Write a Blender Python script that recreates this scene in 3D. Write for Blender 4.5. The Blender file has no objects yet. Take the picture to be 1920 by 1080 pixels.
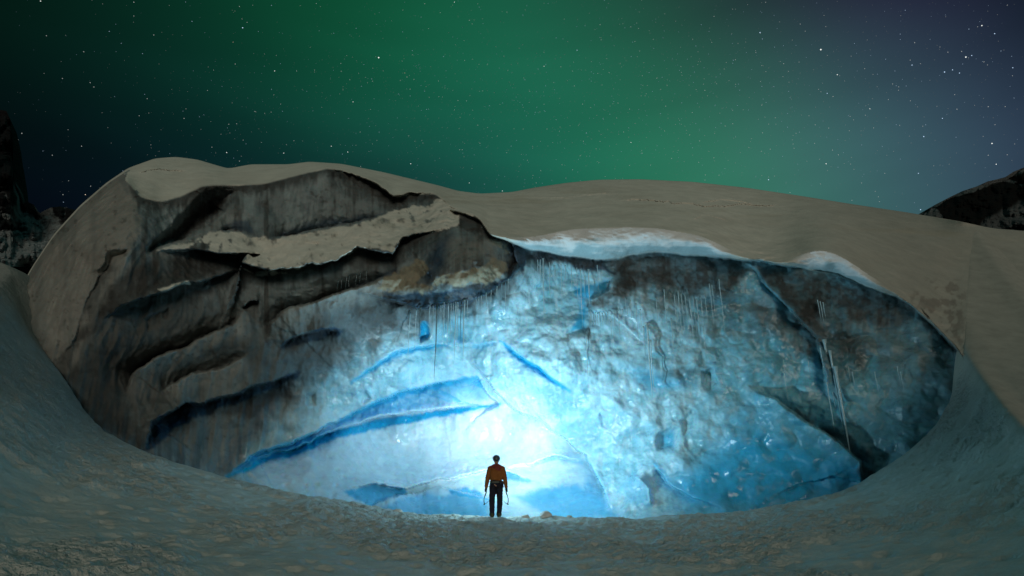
import bpy, math, random
import numpy as np
from mathutils import Vector, Matrix

random.seed(7)
rng = np.random.default_rng(7)
SC = bpy.context.scene
COL = SC.collection

# ------------------------------------------------------------------ camera
F = 1060.0                       # focal length in photo pixels (1920 wide)
PITCH = math.radians(17.4)
CAMZ = 1.54
cam_d = bpy.data.cameras.new('camera')
cam_d.sensor_width = 36.0
cam_d.lens = 36.0 * F / 1920.0
cam_d.clip_start = 0.1
cam_d.clip_end = 20000
cam = bpy.data.objects.new('camera', cam_d)
COL.objects.link(cam)
cam.location = (0, 0, CAMZ)
cam.rotation_euler = (math.radians(90) + PITCH, 0, 0)
SC.camera = cam
CP, SP = math.cos(PITCH), math.sin(PITCH)


def direction(u, v):
    cx = (np.asarray(u, float) - 960.0) / F
    cy = (540.0 - np.asarray(v, float)) / F
    return np.stack([cx + 0 * cy, CP - cy * SP + 0 * cx, SP + cy * CP + 0 * cx], -1)


def at(u, v, Y):
    """world point seen towards (u, v) at forward distance Y"""
    d = direction(u, v)
    p = d * (np.asarray(Y, float) / d[..., 1])[..., None]
    p[..., 2] += CAMZ
    return p


# ------------------------------------------------------------------ view
SC.view_settings.view_transform = 'Standard'
SC.view_settings.look = 'None'
SC.view_settings.exposure = 0.0
SC.view_settings.gamma = 1.0
SC.cycles.use_denoising = True
SC.cycles.max_bounces = 6
SC.cycles.diffuse_bounces = 4
SC.cycles.glossy_bounces = 3
SC.cycles.transmission_bounces = 4
SC.cycles.sample_clamp_indirect = 3.0

# ------------------------------------------------------------------ world: aurora night sky


def lin(r, g, b):
    f = lambda c: (c / 255 / 12.92) if c / 255 <= 0.04045 else ((c / 255 + 0.055) / 1.055) ** 2.4
    return (f(r), f(g), f(b))


# how the night sky glows towards a few directions (photo directions, sRGB)
SKY = [((0, 0), (4, 26, 20)), ((250, 40), (8, 44, 34)), ((500, 40), (14, 66, 48)), ((750, 30), (18, 82, 60)),
       ((1000, 30), (24, 88, 66)), ((1250, 40), (38, 82, 70)), ((1500, 30), (40, 66, 66)), ((1750, 20), (26, 46, 52)),
       ((1910, 20), (18, 36, 42)), ((20, 180), (3, 22, 20)), ((100, 330), (4, 18, 22)), ((250, 260), (6, 28, 28)),
       ((400, 200), (10, 50, 42)), ((650, 200), (18, 84, 62)), ((900, 200), (27, 108, 78)), ((1120, 190), (30, 114, 84)),
       ((1300, 180), (46, 98, 84)), ((1500, 180), (52, 82, 88)), ((1700, 180), (56, 70, 92)), ((1880, 180), (36, 50, 72)),
       ((500, 290), (10, 40, 46)), ((750, 310), (18, 66, 60)), ((950, 345), (28, 78, 78)), ((1120, 300), (36, 110, 86)),
       ((1350, 320), (48, 116, 94)), ((1550, 360), (54, 112, 98)), ((1700, 380), (62, 104, 104)), ((1750, 300), (66, 88, 106)),
       ((1890, 300), (52, 66, 92)), ((100, 380), (6, 17, 25)), ((300, 290), (7, 26, 31)), ((150, 120), (5, 32, 26)),
       ((-500, 300), (3, 10, 16)), ((2400, 300), (20, 30, 44)), ((960, -500), (18, 50, 44)), ((0, -500), (4, 18, 18)),
       ((1920, -500), (18, 28, 36)), ((2050, 0), (20, 32, 38)), ((2050, 200), (28, 42, 56)), ((1990, -100), (20, 32, 38)), ((2000, 350), (40, 56, 76)), ((-100, 0), (4, 22, 18)), ((-80, 300), (4, 15, 18)), ((960, 600), (14, 40, 44))]
LOBES = [(120, 330), (250, 60), (480, 240), (700, 60), (760, 260), (960, 180), (1160, 200), (1250, 20), (1380, 300),
         (1530, 150), (1560, 370), (1720, 260), (1900, 60), (1900, 330), (960, -300), (960, 500), (2060, 100), (1640, -20), (20, 120), (20, 420)]
sd_ = direction([s[0][0] for s in SKY], [s[0][1] for s in SKY])
sd_ /= np.linalg.norm(sd_, axis=1)[:, None]
ld_ = direction([l[0] for l in LOBES], [l[1] for l in LOBES])
ld_ /= np.linalg.norm(ld_, axis=1)[:, None]
KL = 22.0
A_ = np.exp(KL * (sd_ @ ld_.T - 1))
B_ = np.array([lin(*s[1]) for s in SKY]) - np.array([0.0012, 0.004, 0.006])
W_ = np.linalg.solve(A_.T @ A_ + 0.02 * np.eye(len(LOBES)), A_.T @ B_)

world = bpy.data.worlds.new('World')
SC.world = world
world.use_nodes = True
wn, wl = world.node_tree.nodes, world.node_tree.links
wn.clear()
wout = wn.new('ShaderNodeOutputWorld')
bg = wn.new('ShaderNodeBackground')
wl.new(bg.outputs[0], wout.inputs[0])
tc = wn.new('ShaderNodeTexCoord')


def vmath(op, a, b=None):
    n = wn.new('ShaderNodeVectorMath')
    n.operation = op
    for i, x in enumerate((a, b)):
        if x is None:
            continue
        if hasattr(x, 'is_linked') or hasattr(x, 'links'):
            wl.new(x, n.inputs[i])
        else:
            n.inputs[i].default_value = x
    return n


nrm = vmath('NORMALIZE', tc.outputs['Generated'])
# slow warp so that the aurora is uneven, not a clean gradient
nz = wn.new('ShaderNodeTexNoise')
nz.inputs['Scale'].default_value = 2.2
nz.inputs['Detail'].default_value = 3.0
wl.new(nrm.outputs[0], nz.inputs['Vector'])
sub = vmath('SUBTRACT', nz.outputs['Color'], (0.5, 0.5, 0.5))
scl = wn.new('ShaderNodeVectorMath')
scl.operation = 'SCALE'
wl.new(sub.outputs[0], scl.inputs[0])
scl.inputs['Scale'].default_value = 0.04
addw = vmath('ADD', nrm.outputs[0], scl.outputs[0])
nrm2 = vmath('NORMALIZE', addw.outputs[0])
total = None
for i in range(len(LOBES)):
    d = vmath('DOT_PRODUCT', nrm2.outputs[0], tuple(ld_[i]))
    m = wn.new('ShaderNodeMath'); m.operation = 'MULTIPLY_ADD'
    wl.new(d.outputs['Value'], m.inputs[0]); m.inputs[1].default_value = KL; m.inputs[2].default_value = -KL
    e = wn.new('ShaderNodeMath'); e.operation = 'EXPONENT'
    wl.new(m.outputs[0], e.inputs[0])
    s = wn.new('ShaderNodeVectorMath'); s.operation = 'SCALE'
    s.inputs[0].default_value = tuple(W_[i])
    wl.new(e.outputs[0], s.inputs['Scale'])
    if total is None:
        total = s.outputs[0]
    else:
        total = vmath('ADD', total, s.outputs[0]).outputs[0]
total = vmath('ADD', total, (0.0012, 0.004, 0.006)).outputs[0]
total = vmath('MAXIMUM', total, (0.0008, 0.002, 0.003)).outputs[0]
# extra glow added to the unseen sky overhead, lighting the snow teal
upd = vmath('DOT_PRODUCT', nrm.outputs[0], (0.0, -0.1, 0.995))
upr = wn.new('ShaderNodeMapRange'); upr.interpolation_type = 'SMOOTHSTEP'
upr.inputs['From Min'].default_value = 0.70; upr.inputs['From Max'].default_value = 0.98
wl.new(upd.outputs['Value'], upr.inputs['Value'])
ups = wn.new('ShaderNodeVectorMath'); ups.operation = 'SCALE'; ups.inputs[0].default_value = (0.04, 0.135, 0.13)
wl.new(upr.outputs[0], ups.inputs['Scale'])
total = vmath('ADD', total, ups.outputs[0]).outputs[0]
# rays: faint diagonal curtains high on the right
wv = wn.new('ShaderNodeTexNoise')
mp = wn.new('ShaderNodeMapping')
mp.inputs['Rotation'].default_value = (0.2, 0.65, 0.3)
mp.inputs['Scale'].default_value = (1.0, 1.0, 7.0)
wl.new(nrm.outputs[0], mp.inputs['Vector'])
wl.new(mp.outputs[0], wv.inputs['Vector'])
wv.inputs['Scale'].default_value = 1.6
wv.inputs['Detail'].default_value = 2.0
mr = wn.new('ShaderNodeMapRange')
mr.inputs['From Min'].default_value = 0.3
mr.inputs['From Max'].default_value = 0.7
mr.inputs['To Min'].default_value = 0.88
mr.inputs['To Max'].default_value = 1.08
wl.new(wv.outputs['Fac'], mr.inputs['Value'])
fin = wn.new('ShaderNodeVectorMath'); fin.operation = 'SCALE'
wl.new(total, fin.inputs[0]); wl.new(mr.outputs[0], fin.inputs['Scale'])
wl.new(fin.outputs[0], bg.inputs['Color'])
bg.inputs['Strength'].default_value = 0.94

# ------------------------------------------------------------------ moon
moon_d = bpy.data.lights.new('moon', 'SUN')
moon_d.energy = 0.68
moon_d.angle = math.radians(24.0)
moon_d.color = (1.0, 0.93, 0.79)
moon = bpy.data.objects.new('moon', moon_d)
COL.objects.link(moon)
MOON_EL, MOON_AZ = math.radians(13), math.radians(8)      # behind the camera, a little to the right
mdir = Vector((math.sin(MOON_AZ) * math.cos(MOON_EL), -math.cos(MOON_AZ) * math.cos(MOON_EL), math.sin(MOON_EL)))
moon.rotation_euler = mdir.to_track_quat('Z', 'Y').to_euler()

# ------------------------------------------------------------------ numeric helpers


def _hash(ix, iy, iz, seed):
    h = (ix.astype(np.int64) * 374761393 + iy.astype(np.int64) * 668265263 + iz.astype(np.int64) * 2147483647 + seed * 1274126177) & 0xFFFFFFFF
    h = ((h ^ (h >> 13)) * 1274126177) & 0xFFFFFFFF
    h = (h ^ (h >> 16)) & 0xFFFFFFFF
    return h


def vnoise(x, y, z, seed=0):
    ix, iy, iz = np.floor(x), np.floor(y), np.floor(z)
    fx, fy, fz = x - ix, y - iy, z - iz
    s = lambda t: t * t * t * (t * (t * 6 - 15) + 10)
    sx, sy, sz = s(fx), s(fy), s(fz)
    r = 0
    for dx in (0, 1):
        wx = sx if dx else 1 - sx
        for dy in (0, 1):
            wy = sy if dy else 1 - sy
            for dz in (0, 1):
                wz = sz if dz else 1 - sz
                r = r + wx * wy * wz * (_hash(ix + dx, iy + dy, iz + dz, seed) / 4294967295.0 * 2 - 1)
    return r


def fbm(x, y, z, octaves=4, seed=0, gain=0.5, ridged=False):
    r, a, n = 0, 1.0, 0
    for o in range(octaves):
        k = vnoise(x, y, z, seed + o * 17)
        if ridged:
            k = 1 - 2 * np.abs(k)
        r = r + a * k
        n += a
        a *= gain
        x, y, z = x * 2.03 + 11.3, y * 2.03 + 5.7, z * 2.03 + 3.1
    return r / n


def worley(x, y, seed=0, aniso=1.0):
    """distance to the nearest scattered cell centre"""
    ix, iy = np.floor(x), np.floor(y)
    best = np.full(x.shape, 9.0)
    z0 = np.zeros_like(ix)
    for dx in (-1, 0, 1):
        for dy in (-1, 0, 1):
            cx, cy = ix + dx, iy + dy
            px = cx + _hash(cx, cy, z0, seed) / 4294967295.0
            py = cy + _hash(cx, cy, z0 + 1, seed) / 4294967295.0
            best = np.minimum(best, (px - x) ** 2 + (py - y) ** 2)
    return np.sqrt(best)


def sstep(a, b, x):
    t = np.clip((x - a) / (b - a), 0, 1)
    return t * t * (3 - 2 * t)


def line_sd(U, V, pts, margin=420):
    """signed distance (px) to an open polyline; + on the right-hand side going along it (below, for left to right).
    also the running fraction 0..1 of the nearest point"""
    pts = np.array(pts, float)
    D = np.full(U.shape, 1e6)
    S = np.ones(U.shape)
    T = np.zeros(U.shape)
    m = (U > pts[:, 0].min() - margin) & (U < pts[:, 0].max() + margin) & (V > pts[:, 1].min() - margin) & (V < pts[:, 1].max() + margin)
    u, v = U[m], V[m]
    d, s, t = D[m], S[m], T[m]
    L = np.concatenate([[0], np.cumsum(np.hypot(*(pts[1:] - pts[:-1]).T))])
    for i in range(len(pts) - 1):
        a, b = pts[i], pts[i + 1]
        e = b - a
        l2 = (e ** 2).sum()
        k = np.clip(((u - a[0]) * e[0] + (v - a[1]) * e[1]) / l2, 0, 1)
        du, dv = u - a[0] - k * e[0], v - a[1] - k * e[1]
        dd = np.hypot(du, dv)
        c = e[0] * dv - e[1] * du
        q = dd < d - 1e-9
        d = np.where(q, dd, d)
        s = np.where(q, np.sign(c) + (c == 0), s)
        t = np.where(q, (L[i] + k * math.sqrt(l2)) / L[-1], t)
    D[m], S[m], T[m] = d, s, t
    return D * S, T


def poly_sd(U, V, pts, margin=200):
    """signed distance to a closed polygon, negative inside"""
    pts = np.array(pts, float)
    D = np.full(U.shape, 1e6)
    m = (U > pts[:, 0].min() - margin) & (U < pts[:, 0].max() + margin) & (V > pts[:, 1].min() - margin) & (V < pts[:, 1].max() + margin)
    u, v = U[m], V[m]
    d = np.full(u.shape, 1e6)
    ins = np.zeros(u.shape, bool)
    n = len(pts)
    for i in range(n):
        a, b = pts[i], pts[(i + 1) % n]
        e = b - a
        k = np.clip(((u - a[0]) * e[0] + (v - a[1]) * e[1]) / max((e ** 2).sum(), 1e-9), 0, 1)
        d = np.minimum(d, np.hypot(u - a[0] - k * e[0], v - a[1] - k * e[1]))
        if a[1] != b[1]:
            c = ((a[1] > v) != (b[1] > v)) & (u < (b[0] - a[0]) * (v - a[1]) / (b[1] - a[1]) + a[0])
            ins ^= c
    D[m] = np.where(ins, -d, d)
    return D


def tps(pts, lam=0.0):
    P = np.array([(p[0] / 500.0, p[1] / 500.0) for p in pts])
    y = np.array([p[2] for p in pts], float)
    K = lambda r2: 0.5 * r2 * np.log(r2 + 1e-12)
    n = len(P)
    d2 = ((P[:, None] - P[None]) ** 2).sum(-1)
    M = np.zeros((n + 3, n + 3))
    M[:n, :n] = K(d2) + lam * np.eye(n)
    M[:n, n] = 1; M[:n, n + 1:] = P
    M[n, :n] = 1; M[n + 1:, :n] = P.T
    w = np.linalg.solve(M, np.concatenate([y, [0, 0, 0]]))

    def f(U, V):
        x, z = U / 500.0, V / 500.0
        r = w[n] + w[n + 1] * x + w[n + 2] * z
        for i in range(n):
            r = r + w[i] * K((x - P[i, 0]) ** 2 + (z - P[i, 1]) ** 2)
        return r
    return f


def curve(pts, smooth=True):
    P = np.array(pts, float)

    def f(u):
        return np.interp(u, P[:, 0], P[:, 1])
    if not smooth:
        return f

    def g(u):
        return (f(u - 9) + 2 * f(u - 4) + 2 * f(u) + 2 * f(u + 4) + f(u + 9)) / 8
    return g


def grid_mesh(name, P, mat, attrs=None, facemask=None, colour=None):
    """P: rows x cols x 3 -> one smooth mesh object"""
    R, C = P.shape[:2]
    idx = np.arange(R * C).reshape(R, C)
    f = np.stack([idx[:-1, :-1], idx[1:, :-1], idx[1:, 1:], idx[:-1, 1:]], -1)
    if facemask is not None:
        f = f[facemask]
    f = f.reshape(-1, 4)
    used = np.unique(f)
    remap = np.zeros(R * C, np.int32)
    remap[used] = np.arange(len(used))
    f = remap[f].astype(np.int32)
    co = P.reshape(-1, 3)[used].astype(np.float32)
    me = bpy.data.meshes.new(name)
    me.vertices.add(len(co)); me.vertices.foreach_set('co', co.ravel())
    me.loops.add(f.size); me.loops.foreach_set('vertex_index', f.ravel())
    me.polygons.add(len(f))
    me.polygons.foreach_set('loop_start', np.arange(0, f.size, 4, dtype=np.int32))
    me.polygons.foreach_set('use_smooth', np.ones(len(f), bool))
    me.update(calc_edges=True)
    if colour is not None:
        a = me.attributes.new('tint', 'FLOAT_COLOR', 'POINT')
        c = np.ones((len(co), 4), np.float32)
        c[:, :3] = colour.reshape(-1, 3)[used]
        a.data.foreach_set('color', c.ravel())
    for k, arr in (attrs or {}).items():
        a = me.attributes.new(k, 'FLOAT', 'POINT')
        a.data.foreach_set('value', arr.reshape(-1)[used].astype(np.float32))
    o = bpy.data.objects.new(name, me)
    me.materials.append(mat)
    COL.objects.link(o)
    return o


# ------------------------------------------------------------------ materials


def new_mat(name):
    m = bpy.data.materials.new(name)
    m.use_nodes = True
    return m, m.node_tree.nodes, m.node_tree.links, m.node_tree.nodes['Principled BSDF']


def ground_mat(name, scales, dist, rough=None, spec=0.3, var=0.25, vscale=3.0, stretch=(1, 1, 1), sparkle=0):
    """tint attribute x fine noise, bumps at several scales; 'gloss' attribute drives roughness"""
    m, n, l, p = new_mat(name)
    at_ = n.new('ShaderNodeAttribute'); at_.attribute_name = 'tint'
    t = n.new('ShaderNodeTexCoord')
    mp_ = n.new('ShaderNodeMapping'); mp_.inputs['Scale'].default_value = stretch
    l.new(t.outputs['Object'], mp_.inputs['Vector'])
    nz_ = n.new('ShaderNodeTexNoise'); nz_.inputs['Scale'].default_value = vscale
    nz_.inputs['Detail'].default_value = 6; nz_.inputs['Roughness'].default_value = 0.65
    l.new(mp_.outputs[0], nz_.inputs['Vector'])
    r = n.new('ShaderNodeMapRange')
    r.inputs['From Min'].default_value = 0.3; r.inputs['From Max'].default_value = 0.7
    r.inputs['To Min'].default_value = 1 - var; r.inputs['To Max'].default_value = 1 + var
    l.new(nz_.outputs['Fac'], r.inputs['Value'])
    mul = n.new('ShaderNodeVectorMath'); mul.operation = 'SCALE'
    l.new(at_.outputs['Color'], mul.inputs[0]); l.new(r.outputs[0], mul.inputs['Scale'])
    l.new(mul.outputs[0], p.inputs['Base Color'])
    p.inputs['Specular IOR Level'].default_value = spec
    g = n.new('ShaderNodeAttribute'); g.attribute_name = 'gloss'
    rr = n.new('ShaderNodeMapRange')
    rr.inputs['To Min'].default_value = 0.85; rr.inputs['To Max'].default_value = 0.14
    l.new(g.outputs['Fac'], rr.inputs['Value'])
    l.new(rr.outputs[0], p.inputs['Roughness'])
    prev = None
    for i, (sc_, st, kind) in enumerate(scales):
        if kind == 'v':
            x = n.new('ShaderNodeTexVoronoi'); x.feature = 'SMOOTH_F1'; x.inputs['Scale'].default_value = sc_
            x.inputs['Smoothness'].default_value = 0.35
            out = x.outputs['Distance']
        else:
            x = n.new('ShaderNodeTexNoise'); x.inputs['Scale'].default_value = sc_
            x.inputs['Detail'].default_value = 4; x.inputs['Roughness'].default_value = 0.6
            out = x.outputs['Fac']
        l.new(mp_.outputs[0], x.inputs['Vector'])
        b = n.new('ShaderNodeBump'); b.inputs['Strength'].default_value = 1.0
        mm = n.new('ShaderNodeMath'); mm.operation = 'MULTIPLY'
        at2 = n.new('ShaderNodeAttribute'); at2.attribute_name = 'bumpy'
        l.new(at2.outputs['Fac'], mm.inputs[0]); mm.inputs[1].default_value = st * dist
        l.new(mm.outputs[0], b.inputs['Distance'])
        l.new(out, b.inputs['Height'])
        if prev:
            l.new(prev.outputs[0], b.inputs['Normal'])
        prev = b
    l.new(prev.outputs[0], p.inputs['Normal'])
    return m


M_ICE = ground_mat('glacier_ice_material', [(1.6, 1.0, 'v'), (5.0, 0.4, 'v'), (14.0, 0.16, 'n')], 0.10, spec=0.5, var=0.12, vscale=2.5)
for _n in M_ICE.node_tree.nodes:
    if _n.type == 'BSDF_PRINCIPLED':
        _n.inputs['Subsurface Radius'].default_value = (0.06, 0.5, 1.0)
        _n.inputs['Subsurface Scale'].default_value = 0.35
        _g = M_ICE.node_tree.nodes.new('ShaderNodeAttribute'); _g.attribute_name = 'gloss'
        _m = M_ICE.node_tree.nodes.new('ShaderNodeMath'); _m.operation = 'MULTIPLY'; _m.inputs[1].default_value = 0.65
        M_ICE.node_tree.links.new(_g.outputs['Fac'], _m.inputs[0]); M_ICE.node_tree.links.new(_m.outputs[0], _n.inputs['Subsurface Weight'])
M_CAP = ground_mat('snow_cap_material', [(1.2, 1.0, 'n'), (9.0, 0.12, 'n')], 0.10, spec=0.15, var=0.10, vscale=1.2)
M_GROUND = ground_mat('snow_ground_material', [(4.0, 1.0, 'n'), (11.0, 0.5, 'n')], 0.17, spec=0.3, var=0.14, vscale=2.0)
M_ROCK = ground_mat('mountain_material', [(0.15, 1.0, 'n'), (0.7, 0.3, 'n')], 3.0, spec=0.1, var=0.3, vscale=0.2)


def simple_mat(name, col, rough=0.6, spec=0.3, noise=0.0, nscale=20, metal=0.0, trans=0.0, bump=0.0):
    m, n, l, p = new_mat(name)
    p.inputs['Base Color'].default_value = (*col, 1)
    p.inputs['Roughness'].default_value = rough
    p.inputs['Specular IOR Level'].default_value = spec
    p.inputs['Metallic'].default_value = metal
    p.inputs['Transmission Weight'].default_value = trans
    t = n.new('ShaderNodeTexCoord')
    nz_ = n.new('ShaderNodeTexNoise'); nz_.inputs['Scale'].default_value = nscale; nz_.inputs['Detail'].default_value = 4
    l.new(t.outputs['Object'], nz_.inputs['Vector'])
    if noise:
        mx = n.new('ShaderNodeMix'); mx.data_type = 'RGBA'
        mx.inputs['A'].default_value = tuple(c * (1 - noise) for c in col) + (1,)
        mx.inputs['B'].default_value = tuple(min(1, c * (1 + noise)) for c in col) + (1,)
        l.new(nz_.outputs['Fac'], mx.inputs['Factor'])
        l.new(mx.outputs['Result'], p.inputs['Base Color'])
    if bump:
        b = n.new('ShaderNodeBump'); b.inputs['Distance'].default_value = bump
        l.new(nz_.outputs['Fac'], b.inputs['Height']); l.new(b.outputs[0], p.inputs['Normal'])
    return m


def tag(o, label=None, cat=None, group=None, kind=None):
    if label: o['label'] = label
    if cat: o['category'] = cat
    if group: o['group'] = group
    if kind: o['kind'] = kind
    return o


# ------------------------------------------------------------------ THE GLACIER
top_c = curve([(20, 560), (38, 540), (60, 500), (100, 440), (150, 385), (200, 342), (240, 315), (290, 297), (330, 294), (370, 299), (400, 308),
               (428, 316), (470, 308), (540, 308), (580, 303), (640, 307), (720, 323), (820, 347), (860, 358), (900, 363),
               (960, 360), (1000, 352), (1060, 343), (1120, 337), (1200, 336), (1300, 341), (1400, 352), (1500, 367),
               (1600, 383), (1700, 398), (1800, 415), (1850, 426), (1920, 436), (2100, 470)])
rim_c = curve([(20, 575), (38, 556), (100, 462), (200, 360), (236, 334), (262, 368), (300, 378), (340, 368), (380, 350), (440, 347),
               (500, 345), (560, 328), (615, 314), (660, 328), (700, 342), (740, 370), (780, 366), (815, 362), (826, 370),
               (845, 390), (880, 399), (905, 417), (914, 440), (960, 456), (1000, 468), (1060, 480), (1130, 487),
               (1180, 478), (1230, 473), (1300, 477), (1380, 485), (1430, 490), (1500, 500), (1560, 513), (1620, 535),
               (1680, 554), (1720, 582), (1760, 617), (1800, 662), (1850, 760), (1950, 860), (2100, 900)])
RIM = [(-500, 470, 30), (-100, 480, 22), (0, 488, 19), (22, 505, 18.0), (38, 560, 17.4), (50, 600, 17.2), (80, 660, 17), (110, 700, 16.9),
       (150, 765, 16.9), (190, 805, 17), (240, 830, 17.1), (275, 845, 17.2), (340, 868, 17.5), (420, 892, 17.9),
       (500, 912, 18.2), (560, 925, 18.4), (640, 938, 18.7), (700, 950, 18.8), (760, 958, 18.9), (840, 966, 19.0),
       (930, 969.5, 19.0), (1040, 969.5, 19.0), (1200, 970, 19), (1300, 965, 18.8), (1400, 958, 18.5), (1500, 940, 18.2),
       (1600, 912, 17.8), (1650, 885, 17.5), (1700, 850, 17.2), (1740, 815, 17), (1770, 780, 16.9), (1795, 740, 16.9),
       (1806, 700, 17), (1808, 665, 17.2), (1812, 600, 19.4), (1817, 540, 22.0), (1823, 480, 24.7), (1830, 424, 26.9),
       (1860, 428, 27.6), (1920, 433, 29), (2000, 440, 32), (2300, 420, 45)]
bot_c = curve([(r[0], r[1]) for r in RIM if 38 <= r[0] <= 1806] + [(1900, 740), (2100, 740)])

STEP = 2.0
us = np.arange(36, 1980, STEP)
NC = len(us)
NR = 400
top = top_c(us)
bot = bot_c(us) + 45
tt = np.linspace(0, 1, NR)
tt = 0.35 * tt ** 2 + 0.65 * tt                    # a little finer near the crest
U = np.repeat(us[None], NR, 0)
V = top[None] + (bot - top)[None] * tt[:, None]
rim = rim_c(U)

K = 1.18
wall_pts = [(38, 545, 15.6), (60, 620, 14.9), (110, 720, 14.8), (60, 500, 15.8), (150, 450, 15.2), (150, 385, 16.5), (200, 345, 17.2), (250, 400, 15.6),
            (240, 330, 17), (240, 500, 14.9), (180, 600, 14.7), (170, 780, 15.2), (300, 390, 16.6), (430, 360, 18.0), (560, 340, 19.0), (700, 360, 19.5), (800, 370, 20.5),
            (400, 430, 17.4), (600, 420, 18.8), (260, 560, 15.4), (350, 520, 16.2), (380, 620, 16.6), (500, 560, 17.2), (600, 480, 17.2), (700, 500, 17.6), (720, 440, 18.3),
            (850, 430, 18.0), (850, 540, 17.2), (950, 480, 17.9), (250, 700, 15.9), (300, 820, 16.6), (450, 700, 17.7), (400, 850, 18.3), (450, 930, 18.3),
            (600, 650, 18.4), (600, 800, 20.5), (560, 900, 19.6), (700, 600, 18.6), (750, 700, 20.3), (750, 850, 23.5), (750, 960, 20.6), (850, 620, 20.2),
            (900, 680, 20.8), (880, 760, 23.5), (940, 830, 24.0), (940, 940, 20.8), (1080, 850, 22.0), (1100, 960, 20.0), (1040, 720, 20.2), (1000, 560, 19.6),
            (1020, 500, 19.4), (1150, 600, 19.4), (1250, 800, 19.6), (1200, 980, 18.4), (1180, 520, 19.2), (1400, 560, 18.6), (1400, 720, 18.5), (1400, 960, 17.6), (1600, 620, 17.4),
            (1600, 540, 17.3), (1600, 820, 17.2), (1700, 620, 16.7), (1810, 720, 15.9), (1700, 860, 16.1), (1500, 520, 18.0), (1800, 660, 16.0),
            (1900, 760, 16.0), (1650, 960, 16.5), (1980, 860, 16)]
wallf = tps(wall_pts, 0.0005)
Yw = wallf(U, V) * K

# crest / snow cap: from the lip back over the top
lip = np.interp(us, [36, 150, 300, 430, 560, 700, 820, 880, 930, 1000, 1130, 1300, 1500, 1700, 1800, 1860, 1980],
                [0, 0, .0, .0, .0, .0, .0, .1, .7, 1.1, 1.25, 1.2, 0.9, 0.5, 0.3, .2, .2])   # how far the lip stands proud of the wall
Ylip = (wallf(us, rim[0]) * K - lip)
back = np.interp(us, [36, 100, 200, 260, 330, 430, 560, 700, 820, 900, 1000, 1200, 1400, 1600, 1800, 1980],
                 [3, 4, 4, 5.5, 7, 6.5, 6.5, 7, 9, 11, 13, 15, 15, 13, 11, 9])
h = np.clip((rim - V) / np.maximum(rim - top[None], 1), 0, 1)
face = np.clip(np.interp(us, [36, 300, 820, 920, 990, 1060, 1130, 1250, 1320, 1390, 1440, 1480, 1530, 1580, 1640, 1700, 1980], [0, .0, .03, .05, .18, .36, .40, .32, .26, .05, .0, .06, .30, .28, .12, .0, 0.0]), 0, 1)[None]
kf = np.hanning(45); kf /= kf.sum()
face = np.convolve(np.pad(face[0], 22, mode='edge'), kf, 'valid')[None]
q = np.clip((h - face) / (1 - face), 0, 1)
rec = 0.55 * q + 0.45 * (1 - np.sqrt(np.clip(1 - q ** 2.2, 0, 1)))
bulge = np.sin(np.clip(h / np.maximum(face, .02), 0, 1) * math.pi) * lip[None] * 0.35
Ycap = Ylip[None] + back[None] * rec - bulge
Yseam = np.interp(V, [424, 480, 540, 600, 665, 760], [26.9, 24.7, 22.0, 19.4, 17.2, 16.6])
hf = np.clip(h / np.maximum(face, .02), 0, 1)
Ycap = Ycap + (0.85 * (1 - hf) ** 1.0) * np.clip(face / .3, 0, 1)
wseam = sstep(1745, 1812, U) * (V < 700)
Ycap = Ycap * (1 - wseam) + (Yseam + .03) * wseam

# domain warp so nothing follows a ruler
wu = fbm(U / 38, V / 38, U * 0, 4, 3) * 7
wv_ = fbm(U / 34, V / 34, U * 0 + 9, 4, 5) * 7
Uw, Vw = U + wu, V + wv_
wj = fbm(U / 9, V / 9, U * 0, 3, 15)
Uf, Vf = U + wu * .7 + wj * 1.5, V + wv_ * .7 + wj * 2.2
d_rim = V - rim + wv_ * 0.5                                   # + below the rim
incap = 1 - sstep(-3, 3, d_rim)
Y = Ycap * incap + Yw * (1 - incap)

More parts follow.
